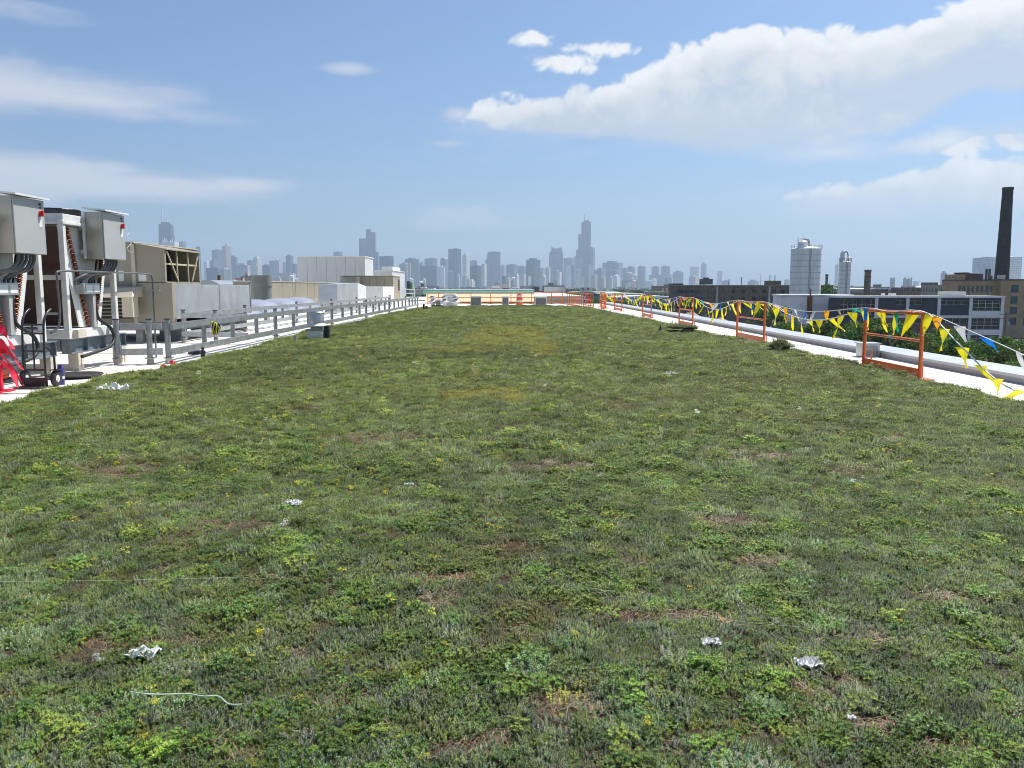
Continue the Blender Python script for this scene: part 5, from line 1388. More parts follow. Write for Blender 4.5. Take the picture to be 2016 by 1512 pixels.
for px in (1940, 1946, 1950): MB().lathe((xat(px, Y + 4), Y + 4, 0), [(.35, zt + .3), (.35, zt + 1.5 + (px % 3))], 8).build('roof_stack', M_ROOFG, t)
MB().box(xat(1985, Y), xat(1990, Y) + .6, Y + 4, Y + 6, zt + .3, zat(541, Y)).build('roof_tank', M_PENT, t)

# street poles
M_WOOD = mat('grey_wood', (0.16, 0.14, 0.12), 0.9, var=.2)
def pole(px, pytop, Y, label, conc=False):
    x = xat(px, Y); zt = zat(pytop, Y)
    t = thing('utility_pole', label, 'utility pole', (x, Y, GZ))
    MB().lathe((x, Y, 0), [(.24 if conc else .17, GZ), (.18 if conc else .12, zt)], 10).build('shaft', mat('concrete_pole', (.36, .36, .36), .8) if conc else M_WOOD, t, smooth='auto')
    if not conc:
        for dz in (.4, 1.2): MB().box(x - 1.1, x + 1.1, Y - .22, Y - .12, zt - dz, zt - dz + .12).build('cross_arm', M_WOOD, t)
        MB().lathe((x + .4, Y - .3, 0), [(.2, zt - 2.6), (.2, zt - 1.8)], 10).build('transformer', M_GALVD, t)
    else: MB().lathe((x, Y, 0), [(.26, zt), (.26, zt + .15)], 10).build('cap', M_GALVD, t)
pole(1411.5, 564, 200, 'tall pale concrete pole before the dark brick factory', True)
pole(1515, 565, 190, 'tall pale concrete pole near the white warehouse corner', True)
pole(1388, 604, 210, 'short dark wooden pole beside the sand heap')
pole(1984, 615, 150, 'wooden utility pole with crossarms beside the navy and white building')
pole(1908, 560, 200, 'thin dark pole in front of the arched windows')
pole(1945, 560, 205, 'thin dark pole under the tall black chimney')

# sand heaps in the yard
M_SAND = mat('sand', (0.34, 0.27, 0.19), 0.95, var=.15, vscale=.6, bump=.5, bscale=3)
def heap(px, pyt, Y, rad, label):
    x = xat(px, Y); H = zat(pyt, Y) - GZ; mb = MB(); r = random.Random(px); n_ = 26
    prof = [(1, 0), (.8, .18), (.55, .48), (.3, .78), (.12, .96), (.0, 1)]
    for i, (q, z) in enumerate(prof):
        for j in range(n_):
            a_ = 6.2832 * j / n_; k = 1 + r.uniform(-.06, .06)
            mb.v.append((x + math.cos(a_) * rad * q * k, Y + math.sin(a_) * rad * q * k * .8, GZ + z * H * (1 + .04 * math.sin(3 * a_))))
    for i in range(5):
        for j in range(n_): mb.f.append((i * n_ + j, i * n_ + (j + 1) % n_, (i + 1) * n_ + (j + 1) % n_, (i + 1) * n_ + j))
    tag(mb.build('sand_heap', M_SAND, org=(x, Y, GZ), smooth=True), label, 'heap')
heap(1362, 614.5, 270, 9.5, 'tall pale sand heap in the yard before the dark factory')
heap(1420, 626, 262, 8.5, 'low tan sand heap beside the tall pale one')

# yard vehicles
def car(x, y, rz, col, label):
    t = thing('parked_car', label, 'car', (0, 0, 0), 'cars parked in the works yard')
    body = [(-2.2, .35), (-2.25, .75), (-1.4, .9), (-.8, 1.42), (.9, 1.45), (1.6, .95), (2.2, .85), (2.25, .4)]
    MB().slab(body, 'y', -.88, .88).build('body', col, t, bevel=.05)
    MB().slab([(-1.32, .92), (-.76, 1.37), (.86, 1.40), (1.48, .95)], 'y', -.895, .895).build('side_glass', M_GLASS, t)
    MB().hexa([(-1.42, -.75, .9), (-1.38, -.75, .9), (-1.38, .75, .9), (-1.42, .75, .9), (-.84, -.7, 1.41), (-.80, -.7, 1.41), (-.80, .7, 1.41), (-.84, .7, 1.41)]).build('windscreen', M_GLASS, t)
    for xx in (-1.4, 1.4):
        for yy in (-.9, .9):
            MB().tube([(xx, yy - .1, .33), (xx, yy + .1, .33)], .33, 14).build('wheel', M_BLACK, t)
    t.location = (x, y, GZ + .005); t.rotation_euler[2] = rz; ORG[t.name] = Vector((x, y, GZ))
for k, (px, Y_, c, l) in enumerate(((1290, 470, (.03, .03, .035), 'black car parked in the yard behind the parapet'), (1302, 462, (.4, .41, .42), 'silver car parked in the yard behind the parapet'), (1312, 455, (.02, .03, .06), 'dark blue car parked in the yard behind the parapet'), (1278, 480, (.5, .5, .5), 'white car parked in the yard behind the parapet'), (1270, 500, (.2, .02, .02), 'dark red car parked in the yard behind the parapet'))):
    car(xat(px, Y_), Y_, .3 + .2 * k, mat('car_paint_%d' % k, c, .25), l)
t = thing('shipping_container', 'grey steel container standing in the yard near parked cars', 'container', (xat(1322, 420), 420, GZ))
x = xat(1322, 420); MB().box(x - 1.3, x + 1.3, 420, 426, GZ, GZ + 2.6).build('box', M_STEEL, t)
for k in range(7): MB().box(x - 1.2 + k * .36, x - 1.05 + k * .36, 419.94, 419.998, GZ + .1, GZ + 2.5).build('rib', M_STEEL, t)
struct(MB().box(9.5, 30, -100, 900, GZ + .002, GZ + .006).build('street', mat('asphalt', (.05, .05, .052), .9, var=.2, vscale=.5)))
struct(MB().box(30.5, 33.5, -100, 900, GZ + .002, GZ + .14).build('pavement', mat('paving', (.32, .31, .29), .9, var=.12, vscale=.6)))
# ---------------------------------------------------------------- trees
M_BARK = mat('bark', (0.075, 0.055, 0.04), 0.95, var=.3, vscale=4)
def leaf_mat(name, c1, c2):
    m = bpy.data.materials.new(name); m.use_nodes = True
    N = NT(m.node_tree); b = m.node_tree.nodes['Principled BSDF']; b.inputs['Roughness'].default_value = .8; b.inputs['Specular IOR Level'].default_value = .12
    g_ = N.n('ShaderNodeNewGeometry'); oi = N.n('ShaderNodeObjectInfo')
    c = N.mix(g_.outputs['Random Per Island'], c1 + (1,), c2 + (1,))
    hs = N.n('ShaderNodeHueSaturation'); N.link(c, hs.inputs['Color']); N.link(N.m('MULTIPLY_ADD', oi.outputs['Random'], .5, .75), hs.inputs['Value']); N.link(N.m('MULTIPLY_ADD', oi.outputs['Random'], .04, .48), hs.inputs['Hue'])
    N.link(hs.outputs[0], b.inputs['Base Color'])
    tl = N.n('ShaderNodeBsdfTranslucent'); N.link(hs.outputs[0], tl.inputs[0])
    ms = N.n('ShaderNodeMixShader'); ms.inputs[0].default_value = .25
    N.link(b.outputs[0], ms.inputs[1]); N.link(tl.outputs[0], ms.inputs[2]); N.link(ms.outputs[0], m.node_tree.nodes['Material Output'].inputs['Surface'])
    return m
M_LEAF1 = leaf_mat('tree_leaf', (.055, .105, .022), (.14, .21, .05))
def crown_mesh(seed, clumps, per, R_, H0, H1, leaf, ends=None):
    r = np.random.default_rng(seed)
    cs = []
    for k in range(clumps):
        u_ = r.uniform(0, 1); a = r.uniform(0, 6.283); zf = r.uniform(0, 1)
        prof = math.sin(math.pi * (0.12 + .80 * zf)) ** .7
        rr = R_ * prof * math.sqrt(r.uniform(.15, 1))
        cs.append((rr * math.cos(a), rr * math.sin(a), H0 + (H1 - H0) * zf, r.uniform(.5, 1.0) * R_ * .32))
    cs = np.array(cs); ctr = np.repeat(cs, per, axis=0); n_ = len(ctr)
    d = r.normal(size=(n_, 3)); d /= np.linalg.norm(d, axis=1)[:, None]
    pos = ctr[:, :3] + d * (ctr[:, 3] * r.uniform(.35, 1.0, n_) ** .6)[:, None] * np.array([1, 1, .75])
    nrm = d * .6 + r.normal(size=(n_, 3)) * .6 + np.array([0, 0, .4]); nrm /= np.linalg.norm(nrm, axis=1)[:, None]
    t1 = np.cross(nrm, r.normal(size=(n_, 3))); t1 /= np.linalg.norm(t1, axis=1)[:, None]; t2 = np.cross(nrm, t1)
    s = (leaf * r.uniform(.6, 1.3, n_))[:, None]
    v = np.stack([pos - t1 * s, pos - t2 * s * .55 + nrm * s * .1, pos + t1 * s, pos + t2 * s * .55 - nrm * s * .1], 1).reshape(-1, 3)
    me = bpy.data.meshes.new('crown'); me.vertices.add(len(v)); me.vertices.foreach_set('co', v.ravel())
    me.loops.add(len(v)); me.loops.foreach_set('vertex_index', np.arange(len(v)))
    me.polygons.add(n_); me.polygons.foreach_set('loop_start', np.arange(0, len(v), 4)); me.polygons.foreach_set('loop_total', np.full(n_, 4)); me.update(); me.validate()
    me.materials.append(M_LEAF1)
    return me, cs
TREES = []
for k in range(4):
    me, cs = crown_mesh(60 + k, 46, 110, 3.4, 2.6, 9.2, .17)
    mb = MB(); mb.tube(smooth_path([(0, 0, 0), (.1, .05, 1.5), (-.05, .1, 3.5), (.1, 0, 6.0), (0, 0, 8)], 3), [.24 - .015 * i for i in range(13)], 8)
    r = random.Random(k)
    for c in cs[::3]:
        z0 = max(1.6, min(c[2] - 1.5, 6)); mb.tube(smooth_path([(0, 0, z0), (c[0] * .5, c[1] * .5, (z0 + c[2]) / 2 + .3), (c[0], c[1], c[2])], 3), [.09, .08, .07, .06, .05, .04, .025], 5)
    tm = bpy.data.meshes.new('trunk'); tm.from_pydata(mb.v, [], mb.f); tm.materials.append(M_BARK); tm.update()
    TREES.append((me, tm))
def tree(x, y, z, sc, k, label, name='street_tree', group='trees along the street below the roof'):
    o = thing(name, label, 'tree', (x, y, z), group); o.scale = (sc[0], sc[0], sc[1]); o.rotation_euler[2] = (x * 7 + y * 3) % 6.28
    for nm, me in (('trunk', TREES[k][1]), ('crown', TREES[k][0])):
        c = bpy.data.objects.new(nm, me); COL.objects.link(c); c.parent = o
    return o
rt = random.Random(31)
LT = 'bushy dark green tree crowding the street between parapet and buildings'
for (px, pyt, Y_) in ((1515, 606, 150), (1535, 606, 135), (1560, 634, 118), (1590, 640, 108), (1620, 642, 112), (1650, 634, 104), (1680, 640, 98), (1712, 630, 100), (1745, 628, 106), (1768, 640, 92), (1800, 658, 84), (1838, 660, 88), (1872, 648, 96), (1905, 660, 80), (2040, 662, 90), (2005, 664, 95), (1960, 668, 96),
                      (1940, 664, 84), (1975, 672, 76), (2010, 676, 80), (1530, 655, 95), (1600, 665, 84), (1660, 668, 78), (1720, 672, 76), (1840, 702, 66), (1925, 708, 62), (1990, 716, 60), (2050, 700, 70), (1450, 634, 150), (1475, 632, 140), (1860, 640, 130), (1790, 655, 120)):
    x = xat(px, Y_); H = zat(pyt, Y_) - GZ; k = rt.randrange(4)
    lab = 'bushy tree by the sand heaps in the yard' if px < 1500 else 'dark green tree in front of the white warehouse' if px < 1550 else 'dark green tree between the parapet and the white warehouse' if px < 1660 else 'leafy tree before the navy panels, seen through the guardrail frame' if px < 1790 else 'lighter green street tree below the pale windows of the navy building' if Y_ < 100 else 'tall bushy tree against the brown brick panels'
    tree(x, Y_, GZ, (max(.75, H / 9.2 * rt.uniform(.9, 1.15)), H / 9.5), k, lab)
for (px, pyt, Y_) in ((1195, 589, 300), (1210, 590, 280), (1222, 592, 270), (1182, 588, 330), (1262, 578, 520), (1280, 576, 540), (1250, 579, 560), (1295, 596, 330), (1310, 598, 320), (1168, 588, 380)):
    H = zat(pyt, Y_) - GZ
    tree(xat(px, Y_), Y_, GZ, (H / 9.2 * 1.25, H / 9.5), rt.randrange(4), 'rounded green tree beyond the parapet before the white-roofed sheds', 'yard_tree', 'trees beyond the far parapet')
tree(xat(1621, 270), 270, GZ, (1.7, (zat(560, 270) - GZ) / 9.5), 1, 'dark tree between the big silo and the slim silo', 'yard_tree')
# far-off tree cover between the streets, reading as one mass
far = bpy.data.collections.new('far_crowns')
for k in range(3):
    me, cs = crown_mesh(80 + k, 16, 22, 4.4, .8, 8.5, .75); o = bpy.data.objects.new('far_crown_%d' % k, me); far.objects.link(o)
r = np.random.default_rng(9); cnt = 5200
Yf = 520 * (5200 / 520) ** r.random(cnt); Xf = (r.uniform(-.66, .66, cnt)) * Yf
ck = fbm(200, Xf * .004 + 50, Yf * .004 + 50); ok = (r.random(cnt) < np.clip((ck - .35) * 3.2, .08, .95))
Xf, Yf = Xf[ok], Yf[ok]; cnt = len(Xf)
fw = scatter('far_tree_cover', np.stack([Xf, Yf, np.full(cnt, GZ)], 1), r.integers(0, 3, cnt), np.stack([np.zeros(cnt), np.zeros(cnt), r.uniform(0, 6, cnt)], 1), r.uniform(.7, 1.35, cnt), np.ones((cnt, 4)), far)
stuff(fw, 'far-off tree cover spread between the city blocks', 'trees')
# ---------------------------------------------------------------- low city between here and the towers
def block_mat(name, c1, c2, sx, sz, gap=.5):
    """a far facade: rows of windows too small to tell apart"""
    m = bpy.data.materials.new(name); m.use_nodes = True
    N = NT(m.node_tree); b = m.node_tree.nodes['Principled BSDF']; b.inputs['Roughness'].default_value = .6
    tcn = N.n('ShaderNodeTexCoord').outputs['Object']; s = N.n('ShaderNodeSeparateXYZ'); N.link(tcn, s.inputs[0])
    g_ = N.n('ShaderNodeNewGeometry'); gs = N.n('ShaderNodeSeparateXYZ'); N.link(g_.outputs['Normal'], gs.inputs[0])
    h = N.m('ADD', s.outputs[0], s.outputs[1])
    fx_ = N.m('FRACT', N.m('MULTIPLY', h, 1 / sx)); fz_ = N.m('FRACT', N.m('MULTIPLY', s.outputs[2], 1 / sz))
    w = N.m('MULTIPLY', N.m('GREATER_THAN', fx_, gap), N.m('GREATER_THAN', fz_, gap))
    w = N.m('MULTIPLY', w, N.m('LESS_THAN', gs.outputs[2], .5))
    nz = N.noise(N.v('MULTIPLY', tcn, (.02, .02, .004)), 1.0, 3, .6)
    base = N.mix(N.smooth(nz, .35, .65), tuple(c * .85 for c in c1) + (1,), tuple(min(1, c * 1.15) for c in c1) + (1,))
    N.link(N.mix(w, base, c2 + (1,)), b.inputs['Base Color'])
    return m
BM = dict(dark=block_mat('tower_dark', (.06, .065, .075), (.03, .035, .04), 3, 4), steel=block_mat('tower_steel', (.20, .22, .25), (.08, .09, .11), 3, 4), grey=block_mat('tower_grey', (.42, .42, .41), (.15, .16, .17), 4, 4),
          cream=block_mat('tower_cream', (.82, .77, .67), (.4, .38, .35), 4, 4, .55), pink=block_mat('tower_pink', (.66, .52, .45), (.3, .25, .22), 4, 4, .55), white=block_mat('tower_white', (.85, .85, .85), (.45, .47, .5), 4, 4, .6),
          brick=block_mat('low_brick', (.20, .115, .085), (.03, .03, .035), 2.6, 3.4, .55), tanb=block_mat('low_tan', (.36, .29, .22), (.05, .05, .06), 2.6, 3.4, .55), lgrey=block_mat('low_grey', (.33, .33, .33), (.06, .06, .07), 3, 3.6, .55))
rs = random.Random(77)
def low_block(x, y, w, d, h, m_, label, name='low_building', group='low roofs among the trees'):
    t = MB().box(x - w / 2, x + w / 2, y, y + d, GZ, GZ + h).build(name, BM[m_], org=(x, y, GZ))
    tag(t, label, 'building', group)
    MB().box(x - w / 2 + .5, x + w / 2 - .5, y + .5, y + d - .5, GZ + h + .002, GZ + h + .05).build('roof', rs.choice((M_ROOFG, M_PENT, m_roof, M_ROOFG)), t)
    q = rs.uniform(.15, .6)
    MB().box(x - w / 2 + w * q, x - w / 2 + w * (q + .22), y + d * .3, y + d * .6, GZ + h + .052, GZ + h + rs.uniform(1.5, 3.2)).build('roof_hut', BM[m_], t)
LBL = dict(brick='low red-brown brick block on the hazy plain before the towers', tanb='low tan block on the hazy plain before the towers', lgrey='low grey block on the hazy plain before the towers', white='low white block on the hazy plain before the towers')
used = []
for k in range(150):
    y = 420 * (3800 / 420) ** rs.random(); x = rs.uniform(-.66, .66) * y
    if y < 560 and not (x / y > .08 and x / y < .62): continue
    if -.2 < x / y < -.05 and y < 300: continue
    w = rs.uniform(14, 42) * (1 + y / 3500); d = rs.uniform(14, 40); h = rs.uniform(6, 12.5) + (rs.uniform(0, 6) if y > 900 else 0)
    if any(abs(x - a) < (w + c) / 2 + 3 and abs(y - b_) < (d + e) / 2 + 12 for a, b_, c, e in used): continue
    used.append((x, y, w, d)); mk = rs.choice(('brick', 'tanb', 'lgrey', 'white', 'brick')); low_block(x, y, w, d, h, mk, LBL[mk])
def shed(px0, px1, py0, Y, h_px, label, m_=None):
    a, b_ = xat(px0, Y), xat(px1, Y); zt = zat(py0, Y)
    t = thing('long_shed', label, 'shed', ((a + b_) / 2, Y, GZ))
    MB().box(a, b_, Y, Y + 60, GZ, zt - 1.0).build('wall', m_ or BM['lgrey'], t)
    MB().slab([(a - 1, zt - .998), (b_ + 1, zt - .998), (b_ + 1, zt - .6), ((a + b_) / 2, zt), (a - 1, zt - .6)], 'y', Y - 1, Y + 61).build('roof', M_FRAMEW, t)
shed(1186, 1262, 575.5, 430, 6, 'long white-roofed shed left of the yard trees')
shed(1215, 1330, 582, 395, 6, 'second white-roofed shed just in front of the longer one')
shed(1690, 1760, 567, 520, 6, 'pale green-grey hangar roof behind the short brown chimney')
shed(1840, 1890, 564, 600, 6, 'pale shed roof behind the navy and white building')
low_block(xat(1312, 480), 480, 20, 16, zat(575, 480) - GZ, 'tanb', 'small cream block with even windows left of the dark factory', 'cream_block', None)
low_block(xat(1840, 420), 420, 26, 20, zat(566, 420) - GZ, 'brick', 'brick block with a penthouse behind the navy and white building', 'brick_block', None)
low_block(xat(1800, 520), 520, 30, 20, zat(567, 520) - GZ, 'lgrey', 'dark grey block left of the brick block behind the white roof', 'grey_block', None)
low_block(xat(1868, 380), 380, 14, 12, zat(561, 380) - GZ, 'tanb', 'small tan block beside the tan brick works', 'tan_block', None)
low_block(xat(985, 1200), 1200, 22, 20, zat(560, 1200) - GZ, 'pink', 'pinkish striped low block over the green roof edge', 'striped_block', None)
low_block(xat(1090, 900), 900, 24, 20, zat(562, 900) - GZ, 'lgrey', 'low grey hall with even bays in front of the towers', 'grey_hall', None)
t = thing('viaduct', 'long dark elevated highway crossing before the towers', 'viaduct', (xat(1270, 1150), 1150, GZ))
a, b_ = xat(1236, 1150), xat(1420, 1150)
MB().box(a, b_, 1150, 1164, zat(574.5, 1150), zat(570, 1150)).build('deck', M_STEEL, t)
for k in range(12): MB().box(a + (b_ - a) * k / 12, a + (b_ - a) * k / 12 + 1.6, 1152, 1162, GZ, zat(574.5, 1150) - .01).build('pier', M_ROOFG, t)
# things seen past the roof on the left
t = thing('brick_chimney', 'short red brick chimney behind the galvanised duct', 'chimney', (xat(431.5, 150), 150, GZ))
MB().box(xat(429, 150), xat(434, 150), 150, 150.5, GZ, zat(543, 150)).build('stack', mat('red_brick', (.25, .10, .07), .9, var=.2), t)
MB().box(xat(428.6, 150), xat(434.4, 150), 149.96, 150.54, zat(543, 150) + .002, zat(542, 150)).build('rim', M_ROOFG, t)
t = thing('barrel_roof', 'grey curved barrel roof rising behind the galvanised duct', 'roof', (xat(408, 110), 110, GZ))
x0_, x1_ = xat(375, 110), xat(442, 110); zt = zat(551, 110); pl = [(x0_, zt - 1.0)] + [(x0_ + (x1_ - x0_) * k / 14, zt - 1.0 + 1.0 * math.sin(math.pi * k / 14)) for k in range(1, 14)] + [(x1_, zt - 1.0)]
MB().slab(pl, 'y', 110, 128).build('vault', M_GALV, t, smooth=False); MB().box(x0_, x1_, 110.1, 127.9, GZ, zt - 1.002).build('wall', M_PENT, t)
t = thing('water_tank', 'dark round tank beside the red brick chimney', 'tank', (xat(444, 160), 160, GZ))
MB().lathe((xat(444, 160), 160, 0), [(.75, GZ), (.75, zat(553, 160)), (.85, zat(552.8, 160)), (.85, zat(552, 160))], 18).build('drum', M_STEEL, t, smooth='auto')
MB().box(xat(453, 165), xat(478, 165), 165, 170, GZ, zat(556, 165)).build('deck', M_PENT, tag(thing('roof_plant', 'cluster of white vents and a pinkish block behind the duct', 'roof plant', (xat(465, 165), 165, GZ)), 'cluster of white vents and a pinkish block behind the duct', 'roof plant'))
rp_ = [o for o in COL.objects if o.name == 'roof_plant'][0]
for px, py in ((458, 552), (463, 551), (474, 553)): MB().lathe((xat(px, 167), 167, 0), [(.2, zat(556, 167)), (.2, zat(py + 1, 167)), (.34, zat(py + 1, 167) + .01), (.2, zat(py, 167))], 10).build('vent', M_WHITE, rp_)
MB().box(xat(463, 168), xat(476, 168), 168, 170, zat(556, 168), zat(547, 168)).build('block', mat('pink_block', (.42, .3, .26), .8), rp_)
MB().box(xat(475, 166), xat(478, 166), 166, 166.4, zat(556, 166), zat(545, 166)).build('stack', M_BRICKD, rp_)
low_block(xat(488, 700), 700, 9, 12, zat(543, 700) - GZ, 'pink', 'small pinkish gridded block left of the grey-green stack', 'pink_block', None)
t = thing('water_tower', 'small dark water tower on legs over the green roof edge', 'water tower', (xat(832, 420), 420, GZ))
x = xat(832, 420)
MB().lathe((x, 420, 0), [(.2, zat(564.5, 420)), (1.0, zat(564, 420)), (1.0, zat(558, 420)), (.1, zat(556.5, 420))], 16).build('tank', M_STEEL, t, smooth='auto')
for s in (-1, 1):
    for q in (-1, 1): MB().tube([(x + s * 1.1, 420 + q * 1.1, GZ), (x + s * .75, 420 + q * .75, zat(563.5, 420))], .09, 5).build('leg', M_STEEL, t)
t = thing('green_sign_tower', 'narrow green and grey tower strip beside the louvred beige unit', 'building', (xat(806, 300), 300, GZ))
MB().box(xat(801, 300), xat(807, 300), 300, 304, GZ, zat(553, 300)).build('wall', BM['steel'], t)
MB().box(xat(807, 300) + .01, xat(811, 300), 299.9, 304, GZ, zat(556, 300)).build('green_panel', mat('lime', (.16, .30, .09), .6), t)

